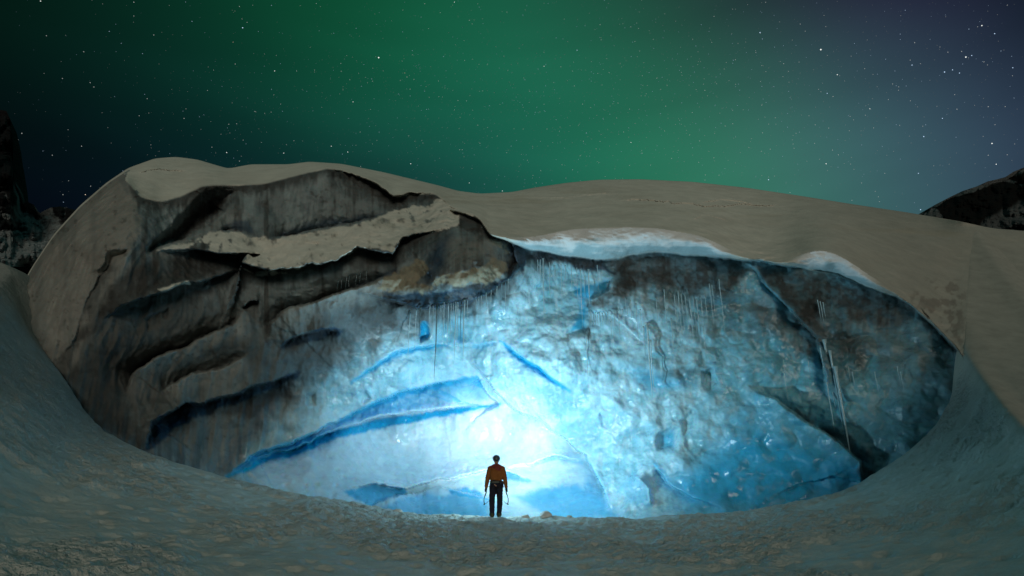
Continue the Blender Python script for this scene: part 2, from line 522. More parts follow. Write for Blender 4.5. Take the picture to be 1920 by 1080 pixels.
# ----- ledges: (points, overhang above, px, recess below, px)
ledges = [
    # dark layered shelves of the left side
    ([(283, 474), (325, 455), (362, 438), (392, 422), (420, 398), (432, 372)], -1.1, 26, -0.3, 20),
    ([(410, 434), (440, 436), (476, 441)], -0.6, 13, -0.2, 15),
    ([(496, 446), (547, 441), (597, 431), (650, 420), (690, 412), (726, 399)], -1.5, 24, -0.35, 30),
    ([(615, 314), (660, 328), (700, 342), (738, 368), (780, 364), (818, 362)], 0.3, 12, 0.8, 25),
    ([(280, 478), (350, 466), (392, 472), (463, 474), (456, 492), (510, 506), (563, 502), (630, 487), (670, 465), (735, 478), (757, 448), (813, 433), (857, 425)], 0.6, 30, 0.9, 30),
    ([(190, 600), (230, 572), (300, 548), (360, 530), (430, 512), (475, 503)], 0.45, 26, 0.42, 34),
    ([(233, 745), (250, 700), (287, 673), (353, 647), (393, 627), (433, 607), (452, 582), (487, 567)], -0.9, 22, -0.45, 36),
    ([(500, 640), (508, 606), (522, 590), (545, 578), (600, 560), (655, 544), (712, 526), (760, 505)], -1.9, 24, -0.6, 40),
    ([(452, 577), (470, 566), (488, 566)], 0.3, 10, 0.4, 10),
    ([(523, 656), (547, 633), (580, 622), (636, 620)], 0.35, 26, 0.8, 14),
    ([(665, 548), (725, 560), (790, 580), (813, 580), (880, 572), (910, 552), (957, 522), (980, 494)], 0.7, 40, 1.0, 34),
    ([(940, 442), (962, 462), (968, 490), (950, 520)], 0.3, 20, 0.4, 14),
    ([(840, 392), (862, 398), (905, 420)], 0.1, 10, 0.5, 20),
    ([(272, 843), (287, 790), (347, 755), (373, 757), (433, 740), (500, 717), (563, 697)], 0.5, 40, 1.2, 22),
    ([(300, 735), (360, 700), (420, 690), (470, 660)], -0.6, 20, -0.3, 24),
    ([(100, 690), (140, 640), (160, 560), (190, 510), (215, 480)], 0.0, 10, 0.12, 16),
    # crevice across the bright chamber
    ([(425, 890), (480, 850), (540, 834), (613, 800), (643, 782), (700, 757), (767, 733), (813, 718), (867, 710), (893, 706)], 0.45, 50, 2.2, 40),
    ([(893, 706), (902, 724), (917, 741), (932, 752), (938, 764)], 0.5, 30, 1.0, 20),
    ([(470, 862), (540, 843), (613, 815), (660, 797), (713, 782), (780, 772), (850, 765), (930, 752)], 0.55, 14, 1.1, 13),
    ([(658, 716), (693, 692), (737, 662), (780, 652), (842, 644)], 0.12, 20, 0.5, 9),
    ([(842, 644), (880, 648), (938, 640)], 0.1, 20, 0.2, 12),
    ([(936, 636), (957, 655), (993, 678), (1030, 703), (1067, 730)], 0.0, 20, 0.55, 9),
    # the right wall's edge standing in front of the chamber
    ([(1150, 972), (1130, 912), (1110, 880), (1097, 852), (1060, 825), (1010, 790), (960, 768), (936, 740), (900, 700), (868, 665)], -1.3, 26, -1.1, 70),
    ([(940, 880), (1000, 868), (1040, 856), (1095, 864)], 0.35, 16, 0.5, 16),
    ([(640, 918), (700, 906), (757, 918), (850, 893), (930, 880), (965, 890), (1002, 900)], 0.5, 14, 0.8, 20),
    ([(680, 955), (720, 935), (790, 922), (840, 914), (900, 930), (960, 930)], -0.3, 12, -0.7, 30),
    ([(1185, 888), (1212, 915), (1222, 955)], 0.5, 14, -0.3, 30),
    ([(1222, 866), (1248, 902), (1290, 930), (1365, 958)], -0.2, 30, 0.55, 26),
    # big slab low on the right, and the shadowed gap above it
    ([(1400, 722), (1425, 736), (1455, 752), (1500, 785), (1550, 815), (1590, 846), (1614, 866), (1617, 905), (1600, 935)], -0.45, 24, -0.45, 40),
    ([(1390, 486), (1420, 510), (1450, 552), (1490, 592), (1530, 632), (1546, 700), (1560, 760)], 0.35, 22, 0.25, 16),
    ([(1716, 562), (1760, 622), (1804, 666)], 0.15, 14, 0.3, 12),
    ([(1100, 590), (1108, 560), (1140, 545), (1150, 515)], -0.2, 20, -0.5, 30),
]
for pts, A, wa, B, wb in ledges:
    d, t = line_sd(Uf, Vf, pts)
    near = np.abs(d) < 410
    va_ = .9 if wb < 24 else .3
    var_ = 1 + va_ * fbm(U / (60 if wb < 24 else 150) + len(pts), V * 0 + A * 9, U * 0, 3 if wb < 24 else 1, 111)
    fade = sstep(0, 0.22, t) * sstep(0, 0.22, 1 - t) * np.clip(var_, .25, 2)
    k = sstep(-1.6, 1.6, d)
    wb_ = wb * np.clip(var_, .4, 1.8) * 1.5
    A, B = (A * 1.15, B * .78) if max(p_[0] for p_ in pts) < 760 else (A, B * 1.25)
    off = (-A * np.exp(np.minimum(d, 0) / wa)) * (1 - k) + (B * .8 * np.exp(-np.maximum(d, 0) / wb_)) * k
    Y = Y + np.where(near, off * fade * sstep(270, 130, np.abs(d)), 0)

# holes
holes = [([(283, 467), (323, 437), (367, 387), (395, 365), (430, 363), (420, 383), (383, 417), (333, 447)], 1.3, 10),
         ([(188, 510), (205, 478), (235, 470), (222, 482), (200, 506)], 0.5, 6),
         ([(272, 600), (284, 592), (298, 586), (296, 610), (276, 618)], 0.25, 3), ([(301, 588), (314, 578), (312, 596), (303, 598)], 0.25, 3),
         ([(786, 628), (793, 606), (800, 612), (801, 634), (790, 642)], 0.8, 4), ([(674, 735), (684, 732), (692, 746), (680, 752)], 0.4, 4),
         ([(575, 742), (590, 738), (590, 758), (577, 758)], 0.4, 4), ([(1319, 700), (1334, 696), (1340, 715), (1330, 730), (1320, 722)], 0.4, 5),
         ([(1236, 815), (1262, 812), (1264, 838), (1240, 842)], 0.4, 8), ([(1280, 790), (1298, 770), (1300, 800), (1286, 815)], 0.3, 5),
         ([(1126, 775), (1140, 778), (1142, 804), (1134, 800)], 0.3, 4)]
for pts, dep, soft in holes:
    Y = Y + dep * sstep(soft * 1.5, -soft, poly_sd(Uw, Vw, pts)) * .8

# relief of the ice, in metres over the wall
Pw = at(U, V, Y)
X3, Y3, Z3 = Pw[..., 0], Pw[..., 1], Pw[..., 2]
icew = 1 - incap
leftw = sstep(760, 560, U + (V - 600) * 0.4)
rightw = sstep(1150, 1350, U)
chamber = sstep(30, -30, poly_sd(U, V, [(640, 785), (893, 705), (935, 762), (1097, 850), (1155, 970), (640, 970), (440, 900)]))
lum = fbm(X3 / 2.2, Y3 / 2.2, Z3 / 2.2, 4, 21)
bil = np.abs(fbm(X3 / 2.0 + 3, Y3 / 2.0, Z3 / 1.7, 3, 121)) + .5 * np.abs(fbm(X3 / .8 + 3, Y3 / .8, Z3 / .8, 2, 123))
mid = fbm(X3 / 0.7, Y3 / 0.7, Z3 / 0.7, 3, 31)
drip = fbm(X3 / 0.35, Y3 / 0.35, Z3 / 2.6, 4, 41, ridged=True)
sc1 = worley(X3 / 0.75 + mid * .25, Z3 / 0.55 + mid * .2, 3)
pits = worley(X3 / 0.55 + lum, Z3 / 0.5, 8)
rough_amt = icew * (1 - 0.75 * chamber)
Y = Y - icew * (1 - .65 * chamber) * (1 - .5 * leftw) * .34 * bil + rough_amt * (0.30 * lum + 0.05 * mid) + icew * (1 - chamber) * (1 - leftw) * 0.12 * (sc1 - 0.5) \
    - icew * leftw * 0.09 * drip - icew * chamber * 0.0 \
    + icew * 0.10 * sstep(0.25, 0.0, pits) * (0.3 + 0.7 * chamber) * sstep(-.1, .3, lum)
Y = Y + incap * (1 - wseam) * (0.25 * fbm(X3 / 3, Y3 / 3, Z3 / 3, 3, 51) + 0.03 * mid)
# wind crusts along the crest of the cap
for pts, A in (([(1130, 372), (1230, 378), (1330, 386), (1400, 382), (1500, 388)], .2), ([(1300, 380), (1350, 372), (1430, 384)], .18), ([(985, 372), (1080, 366), (1170, 360)], .15),
               ([(250, 322), (300, 318), (360, 322)], .1), ([(1290, 410), (1330, 405), (1370, 412)], .12)):
    d, t = line_sd(Uf, Vf, pts)
    fd = sstep(0, .2, t) * sstep(0, .2, 1 - t)
    Y = Y - incap * A * fd * np.exp(-np.abs(d) / 5) * (d < 0) + incap * .3 * A * fd * np.exp(-np.abs(d) / 8) * (d > 0)
# ragged icy layering of the cap's lip
lipb = incap * sstep(-64, -10, d_rim) * sstep(900, 1000, U)
Y = Y + lipb * 0.10 * fbm(X3 / 1.6, Y3 * 0, (Z3 + .5 * lum) / 0.2, 3, 61) + lipb * 0.16 * fbm(X3 / .7, Y3 / .7, Z3 / 0.4, 4, 63)

P = at(U, V, Y)

# ----- surface kinds
tex = fbm(U / 26, V / 26, U * 0 + 2, 4, 71)
tex2 = fbm(U / 9, V / 9, U * 0 + 5, 3, 73)
streak = fbm(U / 10, V / 120, U * 0, 4, 75)
streak2 = fbm(U / 26, V / 200, U * 0, 3, 77)


def region(pts, soft, nz_amt=10):
    return sstep(soft, -soft, poly_sd(Uw, Vw, pts) + tex * nz_amt + tex2 * min(nz_amt, 8) * .9)


C_SNOW = np.array([0.66, 0.65, 0.56]); C_ICE = np.array([0.55, 0.72, 0.78]); C_BLUE = np.array([0.006, 0.39, 0.66])
C_DIRT = np.array([0.018, 0.016, 0.013]); C_GREY = np.array([0.185, 0.215, 0.21]); C_TAN = np.array([0.29, 0.26, 0.18])
C_NAVY = np.array([0.006, 0.042, 0.085]); C_TEAL = np.array([0.07, 0.34, 0.44])

col = np.broadcast_to(C_ICE, U.shape + (3,)).copy()


def put(w, c):
    global col
    w = np.clip(w, 0, 1)[..., None]
    col = col * (1 - w) + c * w


put(.75 * (1 - chamber), np.array([.34, .64, .75]))
put(0.5 * (1 - .8 * chamber) * sstep(-.1, .6, lum + mid * .4), C_TEAL)
put(0.4 * (1 - .6 * chamber) * sstep(-.05, .45, tex + .4 * tex2), np.array([0.22, 0.52, 0.64]))
fine = fbm(U / 7, V / 26, U * 0 + 8, 4, 79)
fine2 = fbm(U / 16 + tex, V / 13, U * 0 + 3, 4, 81)
put(0.3 * sstep(.0, .5, fine2) * (1 - chamber), np.array([0.17, 0.44, 0.56]))
put(0.3 * sstep(.05, .5, fine) * (1 - chamber), np.array([0.66, 0.80, 0.84]))
put(.80 * sstep(1160, 1500, U), np.array([.10, .38, .48]))
put(.4 * sstep(.1, .5, -fine2) * sstep(1130, 1420, U), np.array([.40, .60, .66]))
dirty = sstep(60, -40, poly_sd(Uw, Vw, [(0, 250), (920, 250), (960, 470), (975, 490), (900, 560), (790, 582), (700, 612), (640, 640), (600, 690), (560, 745), (500, 790), (440, 850), (400, 900), (0, 900)]) + tex * 30)
put(dirty * .96, C_GREY)
put(dirty * .85 * sstep(-.05, .4, streak + .4 * tex), np.array([.06, .064, .058]))
put(dirty * .75 * sstep(.02, .4, -streak2 - .25 * tex), np.array([.27, .33, .33]))
put(dirty * .5 * sstep(.1, .5, tex - streak), np.array([.10, .14, .15]))
put(.75 * region([(380, 560), (560, 620), (640, 560), (800, 580), (770, 620), (700, 650), (640, 690), (560, 750), (480, 800), (430, 880), (250, 820), (120, 700), (200, 560)], 60, 40) , np.array([.13, .155, .15]))
put(.62 * region([(640, 560), (800, 584), (790, 605), (740, 628), (680, 660), (620, 690), (560, 740), (470, 800), (440, 780), (520, 640)], 34, 40), np.array([.065, .09, .10]))
put(.55 * region([(110, 690), (180, 560), (380, 540), (430, 640), (330, 780), (270, 840)], 50, 40), np.array([.045, .042, .035]))
rightdirt = sstep(50, -50, poly_sd(Uw, Vw, [(1140, 478), (1800, 640), (1830, 760), (1760, 720), (1640, 690), (1480, 650), (1380, 610), (1260, 560), (1140, 560)]) + tex * 50 - streak * 30)
put(rightdirt * .85, np.array([.105, .135, .135]))
put(sstep(1560, 1680, U) * icew * .5, np.array([.16, .24, .25]))
# clear blue ice
blue = np.zeros(U.shape)
for pts, soft, amt in [
    ([(1290, 960), (1250, 905), (1300, 870), (1360, 830), (1420, 800), (1560, 850), (1612, 868), (1617, 910), (1500, 945), (1380, 962)], 34, .80),
    ([(1360, 780), (1420, 740), (1500, 790), (1600, 860), (1500, 860), (1380, 840)], 30, .35),
    ([(1080, 905), (1120, 925), (1160, 972), (1040, 972), (1000, 950), (960, 930)], 8, .75),
    ([(643, 917), (700, 906), (757, 918), (765, 926), (720, 936), (690, 952), (665, 935)], 4, .85),
    ([(690, 960), (760, 930), (850, 925), (920, 935), (920, 975), (690, 975)], 8, .7),
    ([(835, 914), (870, 912), (910, 925), (925, 935), (900, 940), (850, 928)], 4, .9),
    ([(930, 882), (965, 886), (1002, 900), (975, 903), (940, 900)], 3, .7),
    ([(1100, 895), (1130, 925), (1160, 970), (1120, 970), (1080, 925)], 10, .6),
    ([(1080, 535), (1142, 525), (1140, 545), (1100, 562), (1098, 620), (1070, 625), (1085, 580)], 5, .85),
    ([(1185, 880), (1215, 918), (1222, 955), (1190, 950), (1160, 920)], 12, .35),
    ([(1240, 815), (1262, 812), (1264, 838), (1240, 842)], 6, .6), ([(1180, 690), (1250, 700), (1300, 715), (1240, 735), (1190, 720)], 14, .5),
    ([(470, 870), (640, 790), (893, 706), (917, 741), (938, 764), (847, 777), (713, 800), (613, 828), (547, 845), (425, 892)], 4, .45),
    ([(786, 628), (793, 602), (802, 604), (801, 632), (790, 638)], 2, .9), ([(860, 640), (868, 620), (868, 650)], 3, .5)]:
    blue = np.maximum(blue, amt * region(pts, soft, 4))
for pts, w_, amt in [
    ([(425, 892), (480, 868), (547, 846), (613, 822), (713, 793), (780, 784), (847, 772), (897, 762), (937, 757)], 8.5, 1.0),
    ([(425, 890), (480, 856), (540, 838), (613, 806), (660, 782)], 9, .8),
    ([(640, 784), (700, 759), (767, 735), (813, 722), (867, 714), (893, 711), (905, 728)], 7, .8),
    ([(860, 712), (890, 716), (905, 728)], 8, .8),
    ([(658, 718), (693, 694), (737, 666), (780, 656), (842, 647)], 4.5, .85), ([(884, 650), (915, 645), (930, 642)], 5, .4),
    ([(938, 641), (957, 658), (993, 681), (1030, 706), (1067, 732)], 4.5, 1.0),
    ([(1000, 872), (1045, 858), (1092, 866)], 4, .5), ([(775, 735), (820, 742), (840, 752), (930, 757)], 3, .7),
    ([(1097, 853), (1110, 880), (1130, 912), (1152, 962)], 4, .35), ([(1226, 868), (1252, 905), (1292, 934), (1365, 962)], 10, .5)]:
    d, t = line_sd(Uf, Vf, pts)
    taper = np.sin(np.clip(t, 0.02, .98) * math.pi) ** .45
    blue = np.maximum(blue, amt * sstep(w_ * taper + 3.2, w_ * taper - 3.0, np.abs(d)))
put(blue, C_BLUE)
arch = [(425, 890), (480, 850), (540, 834), (613, 800), (643, 782), (700, 757), (767, 733), (813, 718), (867, 710), (893, 706)]
d, t = line_sd(Uf, Vf, arch)
inarch = sstep(3, -3, poly_sd(Uf, Vf, [(560, 828), (613, 800), (643, 782), (700, 757), (767, 733), (813, 718), (867, 710), (893, 706), (905, 724), (917, 741), (934, 755), (847, 768), (713, 788), (613, 815)]))
put(inarch * .9 * np.exp(-np.maximum(d, 0) / 16), C_BLUE)
d, t = line_sd(Uf, Vf, [(590, 815), (613, 806), (660, 792), (713, 781), (780, 772), (813, 766), (860, 758), (927, 751)])
put(.75 * inarch * np.exp(-(d / 6) ** 2), np.array([.62, .76, .82]))
d, t = line_sd(Uf, Vf, [(820, 727), (845, 738), (862, 752), (900, 757)])
put(.6 * inarch * sstep(14, 0, np.abs(d)) * (d > 0), C_BLUE)
# navy ice of the left crevices
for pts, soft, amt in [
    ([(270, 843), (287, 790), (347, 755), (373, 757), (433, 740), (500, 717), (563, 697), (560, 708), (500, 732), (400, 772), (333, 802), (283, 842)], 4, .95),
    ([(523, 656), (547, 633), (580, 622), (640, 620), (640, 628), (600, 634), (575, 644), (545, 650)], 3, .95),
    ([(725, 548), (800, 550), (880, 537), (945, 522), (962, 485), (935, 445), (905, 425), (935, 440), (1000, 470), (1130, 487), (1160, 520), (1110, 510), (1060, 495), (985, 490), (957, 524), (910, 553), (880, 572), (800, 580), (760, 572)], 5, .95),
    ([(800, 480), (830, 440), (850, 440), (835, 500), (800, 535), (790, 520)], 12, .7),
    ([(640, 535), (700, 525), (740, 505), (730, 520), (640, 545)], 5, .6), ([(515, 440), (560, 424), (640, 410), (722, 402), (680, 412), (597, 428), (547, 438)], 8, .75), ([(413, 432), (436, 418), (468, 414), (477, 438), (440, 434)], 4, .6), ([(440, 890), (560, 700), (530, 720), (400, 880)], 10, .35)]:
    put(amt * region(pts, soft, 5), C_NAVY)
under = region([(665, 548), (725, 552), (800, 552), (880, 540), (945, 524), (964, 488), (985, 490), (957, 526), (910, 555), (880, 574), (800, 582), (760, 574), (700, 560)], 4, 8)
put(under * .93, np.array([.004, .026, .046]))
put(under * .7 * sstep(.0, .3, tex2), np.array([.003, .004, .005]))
# sediment bands and smears, plus shade painted into recesses and gaps
dirt_shade = np.zeros(U.shape)
for pts, soft, amt in [
    ([(1145, 480), (1230, 474), (1380, 486), (1420, 510), (1380, 535), (1300, 545), (1240, 530), (1190, 548), (1140, 560), (1105, 572), (1120, 555), (1142, 540)], 12, .93),
    ([(1000, 472), (1130, 488), (1140, 506), (1080, 500), (1000, 484)], 5, .85),
    ([(1400, 490), (1500, 502), (1620, 537), (1700, 570), (1712, 600), (1660, 620), (1600, 600), (1560, 580), (1530, 625), (1480, 585), (1440, 540)], 14, .92),
    ([(1500, 600), (1600, 590), (1620, 680), (1570, 740), (1540, 690)], 26, .6),
    ([(1500, 650), (1530, 640), (1535, 668), (1505, 672)], 8, .8), ([(1240, 690), (1330, 690), (1320, 705), (1250, 704)], 6, .55), ([(1095, 500), (1100, 500), (1100, 506)], 2, .1),
    ([(1095, 620), (1104, 575), (1112, 600), (1106, 640)], 4, .8),
    ([(1612, 868), (1625, 880), (1650, 900), (1600, 940), (1617, 905)], 6, .8),
    ([(1550, 800), (1500, 775), (1440, 745), (1425, 735), (1500, 780), (1590, 842), (1640, 880), (1660, 860), (1600, 830)], 7, .75),
    ([(840, 388), (862, 390), (905, 415), (915, 440), (880, 440), (850, 425), (858, 408)], 4, .95),
    ([(283, 467), (323, 437), (367, 387), (395, 367), (428, 365), (420, 383), (383, 417), (333, 447)], 4, .93),
    ([(225, 335), (240, 325), (262, 370), (275, 385), (255, 375)], 5, .55), ([(262, 372), (300, 380), (340, 370), (330, 378), (300, 392), (270, 388)], 4, .5),
    ([(340, 368), (380, 348), (440, 345), (500, 343), (560, 326), (615, 312), (560, 336), (500, 354), (440, 357), (385, 360)], 3, .9),
    ([(615, 312), (660, 327), (700, 341), (740, 368), (780, 364), (816, 362), (818, 374), (785, 382), (730, 384), (700, 366), (670, 350), (620, 330)], 4, .88),
    ([(245, 500), (300, 480), (350, 475), (380, 470), (460, 480), (450, 500), (300, 545), (230, 570), (160, 640), (120, 690), (105, 680), (160, 600), (200, 540)], 10, .93),
    ([(285, 475), (350, 462), (400, 452), (390, 470), (340, 480), (290, 485)], 5, .8),
    ([(110, 690), (190, 640), (260, 620), (250, 700), (230, 750), (260, 820), (270, 845), (190, 800), (140, 740)], 20, .75),
    ([(130, 720), (150, 760), (190, 800), (270, 842), (240, 800), (200, 760)], 8, .9),
    ([(420, 505), (520, 505), (620, 490), (680, 465), (740, 480), (800, 430), (850, 428), (800, 450), (740, 500), (620, 505), (500, 520), (430, 515)], 6, .85),
    ([(520, 575), (560, 562), (640, 540), (720, 515), (700, 524), (640, 543), (550, 572), (515, 592), (505, 645), (498, 600)], 6, .8),
    ([(228, 740), (245, 695), (283, 666), (350, 640), (430, 600), (452, 580), (436, 607), (355, 648), (289, 674), (250, 705)], 7, .7),
    ([(400, 640), (440, 630), (480, 640), (500, 680), (440, 700), (400, 690)], 20, .6), ([(400, 770), (560, 710), (540, 745), (480, 775), (430, 790)], 7, .7),
    ([(640, 560), (700, 560), (760, 575), (740, 600), (690, 615), (660, 600)], 14, .7), ([(560, 650), (600, 640), (640, 640), (600, 680), (560, 690)], 18, .5),
    ([(740, 545), (800, 550), (900, 540), (950, 520), (900, 530), (850, 538), (780, 542)], 3, .9), ([(905, 420), (940, 445), (965, 485), (950, 530), (975, 495), (990, 480), (960, 455)], 4, .75)]:
    dirt_shade = np.maximum(dirt_shade, amt * region(pts, soft, 12) * (0.82 + .18 * sstep(-.4, .3, streak + tex2)))
# a strip of grit seeps out right under the snow
seep = sstep(-2, 4, d_rim) * sstep(26, 4, d_rim + streak * 26) * (U > 240) * (U < 1810)
dirt_shade = np.maximum(dirt_shade, seep * .8)
# dark line below each overhanging shelf edge
for (pts, A, wa, B, wb) in ledges[:16]:
    if A < -.1:
        continue
    d, t = line_sd(Uf, Vf, pts)
    dirt_shade = np.maximum(dirt_shade, .8 * sstep(-3, 1, d) * sstep(34, 2, d + tex2 * 8 + 26 * streak) * sstep(0, .1, t) * sstep(0, .1, 1 - t))
put(dirt_shade * (1 - .12 * dirty * (1 - sstep(480, 380, V) * .6)), C_DIRT * 1.5)
for (pts, A, wa, B, wb) in ledges[:16]:
    if A > -.25 or max(p_[0] for p_ in pts) > 770:
        continue
    d, t = line_sd(Uf, Vf, pts)
    put(.65 * sstep(-2, 2, d) * sstep(40, 4, d + 14 * streak) * sstep(0, .15, t) * sstep(0, .15, 1 - t) * (1 - .5 * sstep(0, .4, streak2)), np.array([.31, .32, .29]))
# rock-brown old snow on the nose
tan = np.maximum(region([(700, 545), (730, 525), (760, 500), (795, 490), (803, 495), (798, 512), (780, 530), (808, 540), (800, 548), (745, 545)], 3, 8),
                 region([(808, 537), (815, 524), (860, 506), (900, 500), (925, 488), (948, 492), (950, 505), (942, 517), (900, 530), (850, 538)], 3, 8))
tan = np.maximum(tan, .9 * region([(925, 455), (948, 458), (952, 470), (935, 472)], 3, 8))
put(tan * .95, C_TAN)
put(tan * .45 * sstep(.0, .4, tex2), C_TAN * .5)
put(.5 * region([(835, 445), (930, 445), (940, 480), (860, 500), (840, 490)], 14, 12), np.array([.20, .20, .17]))

# snow lying on the wall's shelves
snow = 1 - sstep(-2, 2, d_rim)
leftface = region([(0, 300), (200, 330), (232, 318), (243, 330), (262, 372), (262, 420), (240, 480), (130, 700), (30, 700)], 4, 4)
sb_ = U < 236 + (V - top[None]) * .30 + 12 * tex + 8 * tex2
snow = snow * (1 - sb_ * (V > top[None] + 4))
shelf = region([(1000, 350), (900, 412), (862, 397), (842, 390), (858, 405), (855, 424), (813, 434), (757, 447), (744, 460), (733, 477), (703, 466), (672, 464), (630, 487), (563, 502),
                (510, 504), (456, 492), (463, 474), (392, 470), (395, 452), (350, 462), (282, 477), (330, 460), (400, 436), (440, 438), (480, 443), (503, 445), (547, 442), (597, 432),
                (680, 418), (722, 400), (760, 393), (800, 388), (822, 372)], 1.6, 5)

sn2 = np.maximum.reduce([region([(456, 503), (520, 507), (530, 513), (480, 516)], 2, 5), region([(300, 541), (358, 528), (360, 533), (305, 545)], 1.5, 2)])
shelf = np.maximum(shelf, sn2)
shelf_gaps = 1 - .75 * sstep(.22, .5, tex2 + .5 * tex) * sstep(-30, 0, poly_sd(U, V, [(390, 470), (560, 505), (740, 480), (860, 424), (700, 400), (500, 440)]))
snowall = np.clip(np.maximum(snow, shelf * shelf_gaps), 0, 1)
put(leftface * .85 * (1 - dirt_shade), np.array([.27, .26, .225]))
put(leftface * .5 * sstep(0, .5, streak2 + .3 * streak), np.array([.15, .17, .16]))
col_wall = col.copy()
put(snowall, C_SNOW)
put(snowall * .3 * sstep(.0, .7, tex + .5 * tex2) * (U < 1000) * (1 - snow * .8), C_TAN)
# cap colour darkened towards the right, painting in a light falloff
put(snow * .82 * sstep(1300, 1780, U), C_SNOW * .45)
stain = snow * sstep(3.0, 0.0, np.abs(V - np.interp(U, [940, 1130, 1300, 1500, 1700], [372, 368, 385, 400, 430]) ) / 9) 
put(stain * .30 * sstep(.0, .45, fbm(U / 110, V / 9, U * 0, 4, 131)), np.array([.38, .31, .20]))
put(snow * .18 * sstep(-.1, .5, fbm(U / 90 + 7, V / 16, U * 0, 4, 133)), np.array([.40, .38, .31]))
put(.45 * region([(1700, 560), (1740, 525), (1800, 525), (1812, 560), (1810, 650), (1790, 650)], 14, 16) * sstep(-.15, .35, tex + tex2), np.array([.12, .09, .075]))
# scattered grit
put(dirty * (1 - snow) * .5 * sstep(.42, .7, tex2 + .3 * tex), C_DIRT * 3)

icy = incap * sstep(900, 1010, U) * sstep(.52, .22, hf + .35 * tex + .25 * fbm(U / 40, V / 5, U * 0, 3, 85)) * sstep(.05, .18, face)
put(incap * sstep(.07, .2, face) * sstep(900, 1010, U) * (hf < .999) * (hf > 0) * .8, np.array([.84, .87, .88]))  # whitens the lip face, painting its bright lit streak into the colour
put(icy * .85, np.array([.33, .50, .54]))
snowm = snowall > 0.5
gloss = np.clip((1 - snowall) * (1 - dirty * .75) * (1 - .8 * dirt_shade) * (.55 + .45 * sstep(-.2, .3, mid)), 0, 1)
bumpy = np.clip(1 - .72 * chamber - .55 * blue, .15, 1) * (1 - .4 * leftw)
fullsnow = snow * (V < rim)

# the far side of the glacier: over the crest and down behind
nb = 14
rows = []
for k in range(nb, 0, -1):
    s = k / nb
    b = P[0].copy()
    b[:, 1] += 22 * s
    b[:, 2] -= 9 * s * s + 0.6 * s
    b[:, 0] *= 1 + .25 * s
    rows.append(b)
Pb = np.concatenate([np.array(rows), P], 0)


def padr(a, v=None):
    ext = np.repeat(a[:1], nb, 0)
    return np.concatenate([ext, a], 0)


# round off the left flank too
nl = 10
cols = []
for k in range(nl, 0, -1):
    s = k / nl
    b = Pb[:, 0].copy()
    b[:, 1] += 14 * s
    b[:, 0] += 1.0 * math.sin(s * 2)
    b[:, 2] -= 2 * s * s
    cols.append(b)
Pb = np.concatenate([np.array(cols).transpose(1, 0, 2), Pb], 1)


def pad(a):
    a = padr(a)
    return np.concatenate([np.repeat(a[:, :1], nl, 1), a], 1)


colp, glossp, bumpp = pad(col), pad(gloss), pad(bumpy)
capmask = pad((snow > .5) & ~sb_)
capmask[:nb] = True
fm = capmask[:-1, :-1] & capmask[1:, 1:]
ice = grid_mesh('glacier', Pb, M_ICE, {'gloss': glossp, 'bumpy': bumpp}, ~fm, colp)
tag(ice, kind='structure')
cap = grid_mesh('snow_cap', Pb, M_CAP, {'gloss': glossp * 0, 'bumpy': np.ones_like(bumpp)}, fm, colp)
tag(cap, kind='structure')

# ------------------------------------------------------------------ SNOW GROUND: a scooped bowl from the lens to the rim
R = np.array(RIM, float)
L = np.concatenate([[0], np.cumsum(np.hypot(np.diff(R[:, 0]), np.diff(R[:, 1])))])
NT = 1150
tl = np.linspace(0, L[-1], 4000)
ru, rv, ry = (np.interp(tl, L, R[:, k]) for k in range(3))
ker = np.hanning(61); ker /= ker.sum()
sm = lambda a: np.convolve(np.pad(a, 30, mode='edge'), ker, 'valid')
ru, rv, ry = sm(ru), sm(rv), sm(ry)
# denser where it is in view
dens = np.where((ru > -60) & (ru < 1960), 1.0, 0.15)
cd = np.cumsum(dens); cd = (cd - cd[0]) / (cd[-1] - cd[0])
pick = np.interp(np.linspace(0, 1, NT), cd, np.arange(4000))
ru, rv, ry = (np.interp(pick, np.arange(4000), a) for a in (ru, rv, ry))
Prim = at(ru, rv, ry)
Q = Prim.copy()
Q[:, 0] *= 0.22
Q[:, 1] = 0.5
Q[:, 2] = -0.15 + 0.02 * Q[:, 0] ** 2
NS = 620
s = np.linspace(0, 1, NS)
dist = np.where(s < .06, s / .06 * .26, 1 / (1 / .26 + (1 - 1 / .26) * (s - .06) / .94))   # 0 at the lens, 1 at the rim
G = Q[None] * (1 - dist[:, None, None]) + Prim[None] * dist[:, None, None]
pw = 1.55 + .59 * sstep(720, 600, rv) * (ru > 1500)
zp = dist[:, None] ** pw[None]
G[..., 2] = Q[None, :, 2] * (1 - zp) + Prim[None, :, 2] * zp
# past the rim the snow rounds off and falls into the moat
no = 16
outw = np.stack([Prim[:, 0] * 0, np.ones(NT), np.zeros(NT)], -1)
drop = np.interp(ru, [-500, 0, 60, 1790, 1830, 2300], [0, 0, 1, 1, 1, 1])
ext = []
sw_ = sstep(625, 590, rv) * (ru > 1500)
for k in range(1, no + 1):
    q_ = k / no
    e = Prim + outw * (1.0 * math.sin(q_ * math.pi / 2)) + outw * (1 - drop)[:, None] * 4 * q_
    e = e * (1 - sw_)[:, None] + (Prim + np.array([-.5, .16, 0]) * q_) * sw_[:, None]
    e[:, 2] -= (1 - sw_) * 2.6 * (1 - math.cos(q_ * math.pi / 2)) * (0.35 + .65 * drop)
    ext.append(e)
G = np.concatenate([G, np.array(ext)], 0)
gx, gy, gz = G[..., 0], G[..., 1], G[..., 2]
sdist = np.concatenate([dist, 1 + np.arange(1, no + 1) * .03])[:, None] + 0 * gx
